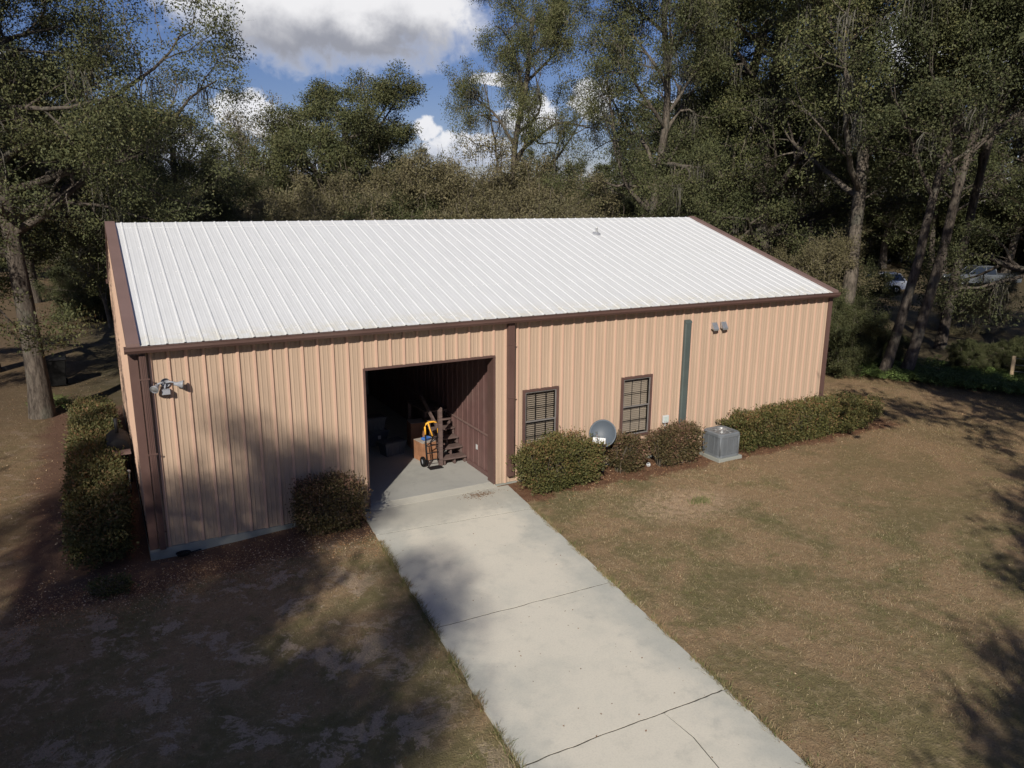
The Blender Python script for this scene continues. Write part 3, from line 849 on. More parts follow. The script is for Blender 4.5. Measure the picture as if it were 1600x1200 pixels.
t.box(-.12, .10, -.08, .08, 0, .07, T=T)
tag(t.build('folded_cloth', M['blue'], bevel=.02), 'folded blue cloth lying on the cardboard box behind the hand truck', 'cloth')
# plastic tubs
def tub(label, x, y, z, rot=0, sc=1.0):
    A = thing('storage_tub', label, 'storage tub', (x, y, z))
    R_ = Matrix.Translation((x, y, z)) @ Matrix.Rotation(rot, 4, 'Z') @ Matrix.Scale(sc, 4)
    t = MB(); P = []
    for zz, a, b in ((0, .23, .15), (.30, .28, .19)):
        P += [R_ @ Vector(q) for q in ((-a,-b,zz),(a,-b,zz),(a,b,zz),(-a,b,zz))]
    t.v = [tuple(p) for p in P]
    for q in ((3,2,1,0),(4,5,6,7),(0,1,5,4),(1,2,6,5),(2,3,7,6),(3,0,4,7)): t.face(q)
    for i in range(5): t.box(-.2+.1*i-.008, -.2+.1*i+.008, -.19, -.155, .04, .28, T=R_)
    t.build('tub_body', M['tubgrey'], A)
    t = MB(); t.box(-.30, .30, -.21, .21, .30, .325, T=R_); t.box(-.25, .25, -.16, .16, .325, .34, T=R_); t.build('tub_lid', M['tubgrey'], A, bevel=.006)
tub('grey plastic tub on the garage floor, nearest to the cardboard boxes', 5.95, 3.15, 0, .2, 1.1)
tub('grey plastic tub further back in the dark bay, with a white tag', 5.75, 4.1, 0, .1, 1.25)
t = MB(); t.box(5.80, 5.88, 3.815, 3.82, .22, .32); tag(t.build('paper_tag', M['white']), 'small white paper tag on the front of the rear plastic tub', 'tag')
tub('grey plastic tub stacked on top of the rear tub in the bay', 5.75, 4.1, .43, .05, 1.1)
# tall pale cabinet deep in the bay
A = thing('tall_cabinet', 'tall pale cabinet standing in the dark at the back of the bay', 'cabinet', (7.0, 9.4, 0))
t = MB(); t.box(6.6, 7.3, 9.2, 9.7, .05, 1.95); t.build('carcass', M['stone'], A, bevel=.01)
for xa in (6.61, 6.955):
    t = MB(); t.box(xa, xa+.335, 9.175, 9.198, .08, 1.93); d_ = t.build('door', M['stone'], A)
    t = MB(); t.box(xa+(.28 if xa < 6.7 else .03), xa+(.30 if xa < 6.7 else .05), 9.15, 9.175, .9, 1.1); t.build('handle', M['darkgrey'], d_)
# steps
sx0, sx1, sy0 = 6.86, 7.39, 1.66
A = thing('wooden_steps', 'brown wooden steps with newel post against the burgundy wall inside the bay', 'steps', (sx0, sy0, 0))
NS = 6; RI, TR = .185, .24
for i in range(NS):
    y0 = sy0 + TR*i; z = RI*(i+1)
    t = MB(); t.box(sx0-.10, sx1, y0-.03, y0+TR+.02, z-.038, z); t.build('tread', M['stair'], A, bevel=.004)
    for xx in (sx0-.07, (sx0+sx1)/2-.06, sx1-.04):
        t = MB(); t.box(xx, xx+.04, y0+.02, y0+TR, z-RI, z-.039); t.build('riser_block', M['stair'], A)
yl = sy0 + TR*NS
t = MB(); t.box(sx0-.12, sx1, yl+.025, yl+1.0, RI*NS-.038, RI*NS+.002); t.build('landing', M['stair'], A)
t = MB(); t.box(sx0-.12, sx0-.03, yl+.9, yl+.99, 0, RI*NS-.04); t.build('landing_leg', M['stair'], A)
t = MB(); t.box(sx1-.09, sx1, yl+.9, yl+.99, 0, RI*NS-.04); t.build('landing_leg', M['stair'], A)
t = MB(); t.box(sx0-.19, sx0-.101, sy0+.02, sy0+.11, 0, 1.42); t.prism([(sx0-.19, 1.42), (sx0-.101, 1.42), (sx0-.101, 1.50)], sy0+.02, sy0+.11, 'y'); t.build('newel_post', M['stair'], A)
t = MB(); q0, q1 = Vector((sx0-.145, sy0+.09, 1.30)), Vector((sx0-.145, yl+.3, 2.15))
t.prism([(sy0+.11, .98), (sy0+.11, 1.08), (sy0+1.1, 1.60), (sy0+1.1, 1.50)], sx0-.24, sx0-.195); t.build('handrail', M['stair'], A)

# ------------------------------------------------------------------ left side yard clutter
A = thing('barrel_grill', 'black barrel grill with brown side shelf between hedge and gable wall', 'grill', (-.34, 5.2, -.3))
t = MB(); T = Matrix.Rotation(math.radians(90), 4, 'X')
t.lathe([(0,-.5),(.24,-.5),(.27,-.46),(.27,.46),(.24,.5),(0,.5)], (-.34, 5.2, .62), 20, T=T); t.build('barrel', M['black'], A)
for a in (-.17, .17):
    for b_ in (-.38, .38): t = MB(); t.tube([(-.34+a, 5.2+b_, .5), (-.34+a*1.2, 5.2+b_, -.3)], .02, 6); t.build('leg', M['black'], A)
t = MB(); t.box(-.50, -.1, 4.3, 4.6, .60, .64); t.build('side_shelf', M['rake'], A)
t = MB(); t.tube([(-.34,5.3,.85),(-.34,5.3,1.25)], .045, 8); t.build('chimney', M['black'], A)
A = thing('garden_spigot', 'short white capped spigot post beside the left gable wall', 'spigot', (-.2, 4.6, -.3))
t = MB(); t.tube([(-.2,4.0,-.3),(-.2,4.0,.25)], .02, 8); t.build('post', M['steel'], A)
t = MB(); t.lathe([(0,-.04),(.04,-.03),(.045,.01),(.02,.04),(0,.045)], (-.2,4.0,.28), 12); t.build('cap', M['white'], A)
bx, by = -2.0, 17.0
A = thing('wheeled_bin', 'black wheeled bin in the shade behind the big leaning oak', 'bin', (bx, by, -.3))
t = MB(); n0 = 0
for z, a in ((-.25, .26), (.70, .32)): t.v += [(bx-a, by-a, z), (bx+a, by-a, z), (bx+a, by+a, z), (bx-a, by+a, z)]
for q in ((3,2,1,0),(4,5,6,7),(0,1,5,4),(1,2,6,5),(2,3,7,6),(3,0,4,7)): t.face(q)
t.build('bin_body', M['rubber'], A)
t = MB(); t.prism([(by-.36, .70), (by+.36, .70), (by+.36, .76), (by, .81), (by-.36, .76)], bx-.35, bx+.35); t.build('lid', M['black'], A)
for sx in (-.27, .27):
    t = MB(); t.lathe([(0,-.03),(.10,-.03),(.10,.03),(0,.03)], (bx+sx, by+.3, -.2), 12, T=Matrix.Rotation(math.radians(90), 4, 'Y')); t.build('wheel', M['rubber'], A)

# fence post with wire at the wood edge
A = thing('fence_post', 'weathered wooden fence post with wire among the ferns at far right', 'fence post', (29.95, .9, -.3))
t = MB(); t.tube([(29.95,.9,-.4),(29.95,.9,.78)], [.075,.065], 10); t.build('post', M['post'], A)
for z in (.7, .45, .2, -.05): t = MB(); t.tube([(29.95+i*.8, .9-i*1.3, z - .05*math.sin(i*.5)) for i in range(8)], .006, 4); t.build('wire', M['grey'], A)

# ------------------------------------------------------------------ vehicles far off in the trees
def vehicle(name, label, cat, x, y, rz, paint, pickup=False):
    A = thing(name, label, cat, (x, y, gz(x, y)))
    A.rotation_euler = (0, 0, rz)
    def put(mb, nm, mat, par=A, bevel=0):
        me = D.meshes.new(nm); me.from_pydata(mb.v, [], mb.f); me.polygons.foreach_set('use_smooth', mb.sm)
        o = link_mesh(nm, me, mat, par)
        if bevel:
            b = o.modifiers.new('bevel', 'BEVEL'); b.width = bevel; b.segments = 3; b.limit_method = 'ANGLE'
        return o
    Lh = 2.35 if not pickup else 2.75
    low = [(-Lh,.42),(-Lh,.85),(-Lh+.08,1.0),(Lh-1.25 if not pickup else Lh-1.2,1.05),(Lh-.15,.90),(Lh,.70),(Lh,.42),(Lh-.45,.36),(Lh-.62,.62),(Lh-.88,.70),(Lh-1.14,.62),(Lh-1.3,.34),(-Lh+1.3,.34),(-Lh+1.14,.62),(-Lh+.88,.70),(-Lh+.62,.62),(-Lh+.45,.36)]
    t = MB(); n = len(low); 
    for yy, s_ in ((-.90, .97), (-.82, 1), (.82, 1), (.90, .97)):
        for a, b_ in low: t.v.append((a*s_, yy, .65+(b_-.65)*(1 if s_ == 1 else .94)))
    for r_i in range(3):
        for i in range(n):
            j = (i+1) % n; t.face((r_i*n+i, r_i*n+j, (r_i+1)*n+j, (r_i+1)*n+i))
    t.face(tuple(range(n))[::-1]); t.face(tuple(3*n+i for i in range(n)))
    body = put(t, 'body', paint, bevel=.03)
    cab = [(-2.15,1.0),(-1.75,1.50),(.35,1.52),(1.15,1.03)] if not pickup else [(-.75,1.04),(-.62,1.62),(.75,1.62),(1.5,1.04)]
    t = MB(); t.v = [(a, s_*(.80 if b_ < 1.2 else .62), b_) for s_ in (-1, 1) for a, b_ in cab]
    for q in ((0,1,5,4),(1,2,6,5),(2,3,7,6),(3,2,1,0),(4,5,6,7)): t.face(q)
    put(t, 'window', M['carglass'])
    t = MB(); ca, cb = cab[1], cab[2]; t.box(ca[0]-.02, cb[0]+.02, -.64, .64, ca[1]-.01, ca[1]+.05)
    for s_ in (-1, 1):
        for (p_, q_) in ((cab[0], cab[1]), (cab[2], cab[3])):
            t.tube([(p_[0], s_*(.80 if p_[1] < 1.2 else .63), p_[1]), (q_[0], s_*(.80 if q_[1] < 1.2 else .63), q_[1])], .04, 6)
        mx_ = (cab[1][0]+cab[2][0])/2; t.tube([(mx_, s_*.80, 1.02), (mx_, s_*.63, ca[1])], .04, 6)
    put(t, 'roof', paint)
    for wx_ in (-Lh+.88, Lh-.88):
        for s_ in (-1, 1):
            t = MB(); T = Matrix.Rotation(math.radians(90), 4, 'X')
            t.lathe([(.19,-.10),(.30,-.11),(.33,-.08),(.33,.08),(.30,.11),(.19,.10)], (wx_, s_*.80, .33), 20, T=T)
            wh = put(t, 'wheel', M['rubber'])
            t = MB(); t.lathe([(0,-.10),(.19,-.09),(.19,.09),(0,.10)], (wx_, s_*.80, .33), 14, T=T); put(t, 'rim', M['steel'], wh)
    for s_ in (-.6, .6):
        t = MB(); t.box(Lh-.06, Lh+.01, s_-.18, s_+.18, .68, .80); put(t, 'headlight', M['steel'])
    return A
vx, vy = 51.6, 23.4
vehicle('parked_car', 'white parked car with dark windows half hidden beyond the tree trunks', 'car', vx, vy, math.radians(148), M['carwhite'])
vehicle('parked_truck', 'silver grey pickup parked in shade further right than the white car', 'pickup truck', 62.5, 21.6, math.radians(150), M['carsilver'], True)

# ------------------------------------------------------------------ foliage engine (numpy)
def basis(d):
    d = np.array(d, float); d /= np.linalg.norm(d)
    u = np.cross(d, [0.11, .17, .98]); 
    if np.linalg.norm(u) < .1: u = np.cross(d, [1, 0, 0])
    u /= np.linalg.norm(u); return d, u, np.cross(d, u)

class Tree:
    def __init__(s, seed):
        s.r = np.random.RandomState(seed); s.tubes = []; s.tips = []; s.mossp = []
    def limb(s, p, d, length, r0, level, P):
        """wandering tapered limb; children leave it along the outer part"""
        r = s.r; n = max(3, int(length / P['seg'][level])); pts = [np.array(p, float)]; d = np.array(d, float); d /= np.linalg.norm(d)
        for i in range(n):
            d = d + r.normal(0, P['wob'][level], 3) + np.array([0, 0, P['up'][level]])/n
            d /= np.linalg.norm(d); pts.append(pts[-1] + d*length/n)
        pts = np.array(pts); rad = r0*(1 - np.linspace(0, 1, n+1)*(.55 if level == 0 else .8))
        s.tubes.append((pts, rad, level))
        if level >= P['levels']:
            s.tips.append((pts[-1], level)); s.tips.append((pts[n//2], level)); return
        lo = P['from'][level]; nk = P['kids'][level]
        for i in range(nk):
            t = lo + (1-lo)*(i + r.rand()*.8)/nk; t = min(t, .99)
            q = t*n; a = int(q); pos = pts[a] + (pts[min(a+1, n)] - pts[a])*(q-a)
            dd, u, v = basis(pts[min(a+1, n)] - pts[a])
            ph = i*2.39996 + r.rand()*1.2; sp = P['spread'][level]*(.7+.6*r.rand())
            nd = dd*math.cos(sp) + (u*math.cos(ph)+v*math.sin(ph))*math.sin(sp)
            ln = P['len'][level]*length*(1.15 - .55*(t-lo)/(1-lo+1e-6))*(.75+.5*r.rand())
            s.limb(pos, nd, ln, max(rad[a]*P['rr'][level], .008), level+1, P)
            if level >= 1 and r.rand() < P.get('moss', 0): s.mossp.append(pos)
        if level: s.tips.append((pts[-1], level))
    def wood(s, levels=(0, 1, 2, 3), sides=(9, 7, 5, 3)):
        V, Fq, n0 = [], [], 0
        for pts, rad, lv in s.tubes:
            if lv not in levels: continue
            k_ = sides[min(lv, 3)]; n = len(pts); ang = np.arange(k_)*2*math.pi/k_
            for i in range(n):
                _, u, v = basis(pts[min(i+1, n-1)] - pts[max(i-1, 0)])
                fl = 1.0
                if lv == 0 and i == 0: fl = 1.3
                elif lv == 0 and i == 1: fl = 1.08
                ring = pts[i] + (np.outer(np.cos(ang), u) + np.outer(np.sin(ang), v))*max(rad[i], .006)*fl
                V.append(ring)
            a = (np.arange(n-1)[:, None]*k_ + np.arange(k_)[None, :]); b = (np.arange(n-1)[:, None]*k_ + (np.arange(k_)[None, :]+1) % k_)
            Fq.append(np.stack([a, b, b+k_, a+k_], -1).reshape(-1, 4) + n0); n0 += n*k_
        return np.concatenate(V), np.concatenate(Fq)

def leaves(r, centres, per, rad, size, flat=.6, aspect=.5, up=.5):
    """rhombic leaves round the given centres -> verts (4n,3), rnd (n)"""
    C_ = np.repeat(np.asarray(centres), per, axis=0); n = len(C_)
    o = r.normal(0, 1, (n, 3)); o *= (rad*r.uniform(.25, 1.0, (n, 1)))/np.maximum(np.linalg.norm(o, axis=1, keepdims=True), .3)
    o[:, 2] *= flat
    P = C_ + o
    d = r.normal(0, 1, (n, 3)) + o/rad*.6; d /= np.linalg.norm(d, axis=1, keepdims=True)
    nn = r.normal(0, 1, (n, 3)); nn[:, 2] += up*2
    s_ = np.cross(nn, d); s_ /= np.maximum(np.linalg.norm(s_, axis=1, keepdims=True), 1e-3)
    L_ = size*r.uniform(.55, 1.35, (n, 1)); w_ = L_*aspect*.5
    V = np.stack([P, P + d*L_*.45 + s_*w_, P + d*L_, P + d*L_*.45 - s_*w_], 1).reshape(-1, 3)
    clump = np.repeat(r.rand(len(centres)), per)
    return V, np.clip(.55*r.rand(n) + .45*clump, 0, 1)

def np_mesh(name, V, Q, rnd=None, smooth=False):
    me = D.meshes.new(name); nq = len(Q); k_ = Q.shape[1]
    me.vertices.add(len(V)); me.vertices.foreach_set('co', np.ascontiguousarray(V, dtype=np.float32).ravel())
    me.loops.add(nq*k_); me.loops.foreach_set('vertex_index', np.ascontiguousarray(Q, dtype=np.int32).ravel())
    me.polygons.add(nq); me.polygons.foreach_set('loop_start', np.arange(nq, dtype=np.int32)*k_)
    me.polygons.foreach_set('loop_total', np.full(nq, k_, dtype=np.int32))
    if smooth: me.polygons.foreach_set('use_smooth', np.ones(nq, dtype=bool))
    if rnd is not None:
        a = me.attributes.new('rnd', 'FLOAT', 'FACE'); a.data.foreach_set('value', np.ascontiguousarray(rnd, dtype=np.float32))
    me.update(calc_edges=True); return me

def quads(V): return np.arange(len(V)).reshape(-1, 4)

def moss_mesh(r, pts, n_each=26, lmin=.35, lmax=1.5):
    V = []
    for p in pts:
        L0 = r.uniform(lmin, lmax)
        for i in range(n_each):
            q = np.array(p) + r.normal(0, 1, 3)*np.array([.20, .20, .06]); ln = L0*r.uniform(.35, 1.0); w_ = r.uniform(.008, .024)
            a = r.uniform(0, math.pi); u = np.array([math.cos(a), math.sin(a), 0])*w_; nseg = 3
            dr_ = r.normal(0, .11, 3); dr_[2] = 0
            for j in range(nseg):
                t0_, t1_ = j/nseg, (j+1)/nseg
                A0 = q - np.array([0, 0, ln*t0_]) + dr_*math.sin(t0_*3); A1 = q - np.array([0, 0, ln*t1_]) + dr_*math.sin(t1_*3)
                V += [A0-u*(1-t0_*.7), A0+u*(1-t0_*.7), A1+u*(1-t1_*.7), A1-u*(1-t1_*.7)]
    return np.array(V)

def P_(levels=3, seg=(1.2,.7,.45,.3), wob=(.05,.14,.2,.28), up=(.1,.25,.1,0), frm=(.35,.25,.2,.2), kids=(8,6,6,5), spread=(.95,.8,.8,.8), ln=(.5,.5,.5,.5), rr=(.55,.55,.5,.5), moss=0.):
    return dict(levels=levels, seg=seg, wob=wob, up=up, kids=kids, spread=spread, len=ln, rr=rr, moss=moss, **{'from': frm})

def grow(seed, trunk, r0, P, lean=(0, 0, 1), forks=None):
    T = Tree(seed)
    if forks is None: T.limb((0, 0, -.3), lean, trunk, r0, 0, P)
    else:
        T.limb((0, 0, -.3), lean, trunk, r0, 0, dict(P, kids=(0,)+P['kids'][1:]))
        e = T.tubes[-1][0][-1]; rr_ = T.tubes[-1][1][-1]
        for d, ln in forks: T.limb(e, d, ln, rr_*.8, 1 if ln < trunk*.9 else 1, P)
    return T

KINDS = {}
def make_kind(key, T, per, rad, size, leafmat, barkmat, flat=.65, aspect=.5, moss=False, bare=0, zmin=None, wl=(0,1,2,3)):
    r = T.r
    V, Q = T.wood(wl); wm_ = np_mesh('trunk', V, Q, smooth=True); wm_.materials.append(M[barkmat])
    c = np.array([p for p, lv in T.tips])
    if zmin is not None: c = c[c[:, 2] > zmin]
    LV, rn = leaves(r, c, per, rad, size, flat, aspect)
    lm = np_mesh('crown', LV, quads(LV), rn); lm.materials.append(M[leafmat])
    mm = None
    if moss and T.mossp:
        MV = moss_mesh(r, T.mossp); mm = np_mesh('moss', MV, quads(MV)); mm.materials.append(M['moss'])
    if bare:
        # bare curling twigs, grey, standing out of the leaf mass
        V2, Q2, n0 = [], [], 0
        idx = r.choice(len(c), min(bare, len(c)), replace=False)
        for i in idx:
            p = c[i].copy(); d = r.normal(0, 1, 3); d[2] = abs(d[2])*.6; d /= np.linalg.norm(d); pts = [p]
            for j in range(5): d = d + r.normal(0, .32, 3); d /= np.linalg.norm(d); pts.append(pts[-1] + d*r.uniform(.15, .35))
            pts = np.array(pts); w0 = .014
            for j in range(5):
                _, u, v = basis(pts[j+1]-pts[j]); w1 = w0*(1-j/6)
                V2 += [pts[j]-u*w1, pts[j]+u*w1, pts[j+1]+u*w1*.8, pts[j+1]-u*w1*.8]
        bm2 = np_mesh('bare_twigs', np.array(V2), quads(np.array(V2))); bm2.materials.append(M['twig'])
    else: bm2 = None
    KINDS[key] = (wm_, lm, mm, bm2, (V, Q, LV, rn))

def plant(key, name, label, cat, x, y, rz, sc, group=None, sz=None, z=None):
    wm_, lm, mm, bm2, _ = KINDS[key]
    A = thing(name, label, cat, (x, y, gz(x, y) if z is None else z), group)
    A.rotation_euler = (0, 0, rz); A.scale = (sc, sc, sz or sc)
    for nm, me in (('trunk', wm_), ('crown', lm), ('hanging_moss', mm), ('bare_twigs', bm2)):
        if me is None: continue
        o = D.objects.new(nm, me); COL.objects.link(o); o.parent = A
        if nm in ('bare_twigs', 'hanging_moss'): o['kind'] = 'stuff'
    return A

# ---- kinds of tree, each grown once -------------------------------------------------
T = grow(11, 13.0, .32, P_(kids=(17,7,6,5), frm=(.40,.18,.2,.2), spread=(1.15,.85,.8,.8), ln=(.52,.50,.5,.5), moss=.09, up=(.05,.12,.05,-.05), wob=(.018,.14,.2,.28)), (.0,-.02,1))
Pn = P_(kids=(9,7,5,4), frm=(.3,.2,.2,.2), up=(0,-.12,-.3,-.5), ln=(.5,.5,.5,.5), moss=.10)
for d, ln in (((.9,.5,.30), 6.0), ((.5,.9,.2), 5.5), ((-1,.1,.25), 6.0), ((-.9,-.4,.4), 4.6), ((.8,.5,.55), 5.0)): T.limb((0,0,6.2), d, ln, .13, 1, Pn)
make_kind('near', T, 165, .58, .080, 'oak', 'bark', flat=.6, moss=True, bare=700)
for key, seed, lean in (('tall', 21, (.10,.02,1)), ('tall_b', 34, (-.14,.05,1))):
    T = grow(seed, 15.0, .29, P_(kids=(13,6,5,4), frm=(.40,.25,.2,.2), spread=(.95,.8,.8,.8), ln=(.36,.48,.5,.5), wob=(.09,.16,.22,.28), moss=.12), lean)
    make_kind(key, T, 140, .58, .088, 'oak', 'palebark', flat=.75, moss=True, bare=160)
T = grow(45, 9.2, .34, P_(kids=(17,7,5,4), frm=(.32,.2,.2,.2), spread=(1.2,.85,.8,.8), ln=(.52,.5,.5,.5), up=(.02,.30,.15,0), wob=(.03,.12,.2,.28)), (0,0,1))
make_kind('oak', T, 140, .55, .092, 'oak', 'bark', flat=.6, bare=100)
for key, seed in (('dense', 57), ('dense_b', 63)):
    T = grow(seed, 15.5, .40, P_(kids=(19,6,5,4), frm=(.20,.2,.2,.2), spread=(1.15,.85,.8,.8), ln=(.36,.5,.5,.5), wob=(.06,.16,.22,.28), up=(.1,.05,.0,-.1), moss=.03), (.03,0,1))
    make_kind(key, T, 135, .68, .094, 'dark', 'bark', flat=.65, moss=True, bare=300)
KINDS['pair'] = None
T = grow(39, 15.0, .20, P_(kids=(12,6,5,4), frm=(.48,.25,.2,.2), spread=(.95,.85,.8,.8), ln=(.34,.48,.5,.5), wob=(.04,.16,.22,.28), moss=.10), (.17,0,1))
make_kind('pair', T, 130, .60, .090, 'dark', 'bark', flat=.7, moss=True, bare=200)
T = grow(71, 8.5, .16, P_(kids=(10,5,4,3), frm=(.2,.2,.2,.2), spread=(.7,.7,.8,.8), ln=(.42,.5,.5,.5), up=(.1,.5,.3,0)), (.1,0,1))
make_kind('sparse', T, 26, .42, .095, 'scrub', 'twig', flat=.9, aspect=.4, bare=300)
T = Tree(82); P0 = P_(kids=(7,6,5,3), frm=(.1,.15,.2,.2), spread=(.8,.8,.8,.8), ln=(.5,.55,.5,.5), up=(.2,.2,.1,0), seg=(.6,.5,.4,.3))
for i in range(8):
    a = i*.785+.3; T.limb((.5*math.cos(a), .5*math.sin(a), -.2), (.55*math.cos(a), .55*math.sin(a), 1), 5.2+1.8*T.r.rand(), .07, 0, P0)
make_kind('scrub', T, 48, .42, .10, 'scrub', 'twig', flat=.85, aspect=.4, bare=1400)
T = Tree(93); P0 = P_(kids=(9,6,5,3), frm=(.05,.15,.2,.2), spread=(1.0,.8,.8,.8), ln=(.5,.55,.5,.5), up=(.2,.1,.1,0), seg=(.6,.5,.4,.3))
for i in range(5):
    a = i*1.26; T.limb((.3*math.cos(a), .3*math.sin(a), -.2), (.4*math.cos(a), .4*math.sin(a), 1), 4.2+1.6*T.r.rand(), .08, 0, P0)
make_kind('under', T, 85, .42, .09, 'dark', 'twig', flat=.8, bare=400)
T = grow(101, 7.5, .33, P_(kids=(6,6,6,4), frm=(.55,.25,.2,.2), spread=(.9,.85,.8,.8), ln=(.75,.5,.5,.5), up=(.05,.2,.1,0)), (0,0,1))
make_kind('shade', T, 48, .60, .19, 'dark', 'bark', flat=.7)

# ---- the trees one can tell apart ---------------------------------------------------
plant('near', 'oak_tree', 'big near oak with thick bare mossy trunk left of the building', 'tree', -2.35, 12.6, 0, 1.0)
def at(key, px, dist, rz, sc, name, label, group=None, sz=None):
    x, y = stand(px, dist); return plant(key, name, label, 'tree', x, y, rz, sc, group, sz)
at('oak', -60, 36, 2.0, 1.05, 'oak_tree', 'oak with leaning trunk at the far left edge, behind the big near oak')
at('dense_b', 300, 34, 1.0, .60, 'oak_tree', 'dark low bushy oak rising behind the left end of the white roof ridge', sz=.56)
at('sparse', 405, 44, 2.4, 1.15, 'thin_tree', 'thin pale see-through tree left of the round oak behind the ridge')
at('oak', 552, 46, 3.6, 1.18, 'oak_tree', 'round spreading oak standing alone against the sky behind the middle of the ridge')
at('tall', 805, 43, 2.6, .80, 'oak_tree', 'tall open oak with narrow pale trunk, left of the blue sky gap', sz=1.08)
at('tall_b', 1025, 38, .9, .86, 'oak_tree', 'tall oak with thick pale leaning trunk, right of the blue sky gap', sz=1.06)
at('dense', 1125, 43, 4.0, 1.12, 'oak_tree', 'dense dark oak directly behind the right end of the roof ridge')
at('dense_b', 1215, 39, 5.2, 1.12, 'oak_tree', 'dense oak above the sloping right edge of the roof')
at('tall', 1335, 35, 4.4, 1.12, 'oak_tree', 'tall oak with mottled trunk right of the roof corner')
at('pair', 1500, 41, .2, 1.15, 'oak_tree', 'dense oak filling the upper right, behind the pair of trunks')
at('pair', 1410, 33.0, -.5, 1.0, 'oak_tree', 'left one of the paired grey trunks rising from the ferns')
at('pair', 1447, 33.4, -.35, 1.08, 'oak_tree', 'right one of the paired grey trunks rising from the ferns')
at('dense', 1745, 35, 2.8, 1.08, 'oak_tree', 'dark oak overhanging the right edge of the view')
at('under', 1325, 33.5, 0, .52, 'young_oak', 'leafy young oak close to the right corner of the building')
at('under', 1272, 38, 2, .80, 'young_oak', 'low leafy oak behind the right corner of the roof')
at('sparse', 1290, 42, 3, 1.0, 'thin_tree', 'bare twiggy tree between the roof edge and the dark woods')
at('scrub', 1548, 47, 1.2, .42, 'scrub_bush', 'grey twiggy bush in front of the far silver pickup')
at('scrub', 1225, 35.5, 1.2, .75, 'scrub_bush', 'grey twiggy bush behind the sloping right edge of the roof')
for px, d, sc, kd, lb in (
    (370, 38, .95, 'scrub', 'brownish thicket bush behind the left third of the ridge'),
    (450, 41, 1.10, 'scrub', 'olive thicket bush below the left side of the round oak'),
    (525, 39, 1.0, 'under', 'dark green thicket bush right below the round oak'),
    (600, 42, 1.12, 'scrub', 'grey-brown thicket bush below the right side of the round oak'),
    (665, 40, 1.08, 'under', 'dark thicket bush behind the exact middle of the ridge'),
    (730, 43, 1.22, 'scrub', 'tall pale twiggy thicket left of the narrow pale trunk'),
    (800, 38, 1.0, 'scrub', 'brown twiggy thicket bush in front of the tall open oak'),
    (865, 36, .85, 'scrub', 'low moss-grey thicket bush touching the narrow pale trunk'),
    (930, 44, 1.05, 'under', 'dark thicket bush between the two pale trunks'),
    (1035, 35, .95, 'under', 'dark thicket bush right of the thick leaning trunk')):
    at(kd, px, d, px*.37, sc, 'thicket_bush', lb, 'thicket behind the roof ridge')
at('sparse', 95, 52, 1.0, .75, 'thin_tree', 'thin white-stemmed tree in the sunlit clearing at left')
at('sparse', 150, 45, 4.0, .62, 'young_tree', 'small dark young tree nearest the left rake trim')
at('under', 128, 49, 2.2, .60, 'young_tree', 'low bushy young tree beside the white-stemmed one')
at('oak', 150, 62, .8, 1.1, 'oak_tree', 'oak across the clearing seen under the near oak branches')
at('dense', 30, 58, 2.4, .95, 'oak_tree', 'dark oak across the clearing at the far left')

# ---- trees behind the viewpoint whose shade falls into the view -----------------------
def shade(x, y, sc, rz, lb, kd='shade'): plant(kd, 'shade_oak', lb, 'tree', x, y, rz, sc, 'shade trees behind the viewpoint')
shade(-14.0, -22.4, 1.06, .5, 'tallest oak out of view, shading the wall left of the garage door', 'tall')
shade(-10.9, -17.4, 1.05, 1.5, 'oak out of view that shades the lawn beside the driveway')
shade(-18.2, -13.7, 1.15, 2.5, 'oak out of view that shades the near end of the left hedge')
shade(-17.7, -6.5, 1.05, 1.0, 'oak out of view that shades the middle of the left hedge')
shade(-15.8, -16.8, .94, 4.0, 'dense oak out of view that shades the nearest left corner of lawn', 'dense')
shade(-18.3, -19.5, 1.1, 2.0, 'oak out of view that shades the lawn at the lower left edge')
shade(-21, 1.5, 1.2, 1.4, 'oak out of view that shades the yard beyond the left hedge')
shade(2.8, -23.6, .88, 3.0, 'oak out of view that shades the lower right corner of lawn')
shade(9.4, -22.6, 1.08, 3.0, 'oak out of view that shades the right edge of the lawn')
shade(14.8, -20.5, 1.25, 5.0, 'oak out of view that shades the far right lawn')
shade(17.3, -18.4, 1.5, .9, 'broadest oak out of view, shading the right woods')

# ---- the far wood, read as one mass ---------------------------------------------------
def mass(name, specs, seed):
    r = np.random.RandomState(seed); LVs, RN, WV, WQ, nw = [], [], [], [], 0
    for key, x, y, sc, frac in specs:
        V, Q, LV, rn = KINDS[key][4]; a = r.uniform(0, 6.28); ca, sa = math.cos(a), math.sin(a)
        Rm = np.array([[ca, sa, 0], [-sa, ca, 0], [0, 0, 1]]); zz = gz(x, y)
        nl = len(rn); pick = r.rand(nl) < frac
        LL = LV.reshape(-1, 4, 3)[pick]; cen = LL.mean(1, keepdims=True); LL = cen + (LL-cen)*2.2
        LVs.append(LL.reshape(-1, 3) @ Rm * sc + [x, y, zz]); RN.append(rn[pick])
        WV.append(V @ Rm * sc + [x, y, zz]); WQ.append(Q + nw); nw += len(V)
    LV = np.concatenate(LVs); WV = np.concatenate(WV); WQ = np.concatenate(WQ)
    V = np.concatenate([LV, WV]); Q = np.concatenate([quads(LV), WQ + len(LV)]); rn = np.concatenate(RN + [np.zeros(len(WQ))])
    me = np_mesh(name, V, Q, rn); o = D.objects.new(name, me); COL.objects.link(o)
    me.materials.append(M['dark']); me.materials.append(M['bark'])
    mi = np.zeros(len(Q), dtype=np.int32); mi[len(LV)//4:] = 1; me.polygons.foreach_set('material_index', mi)
    return o
rg = random.Random(77); sp = []
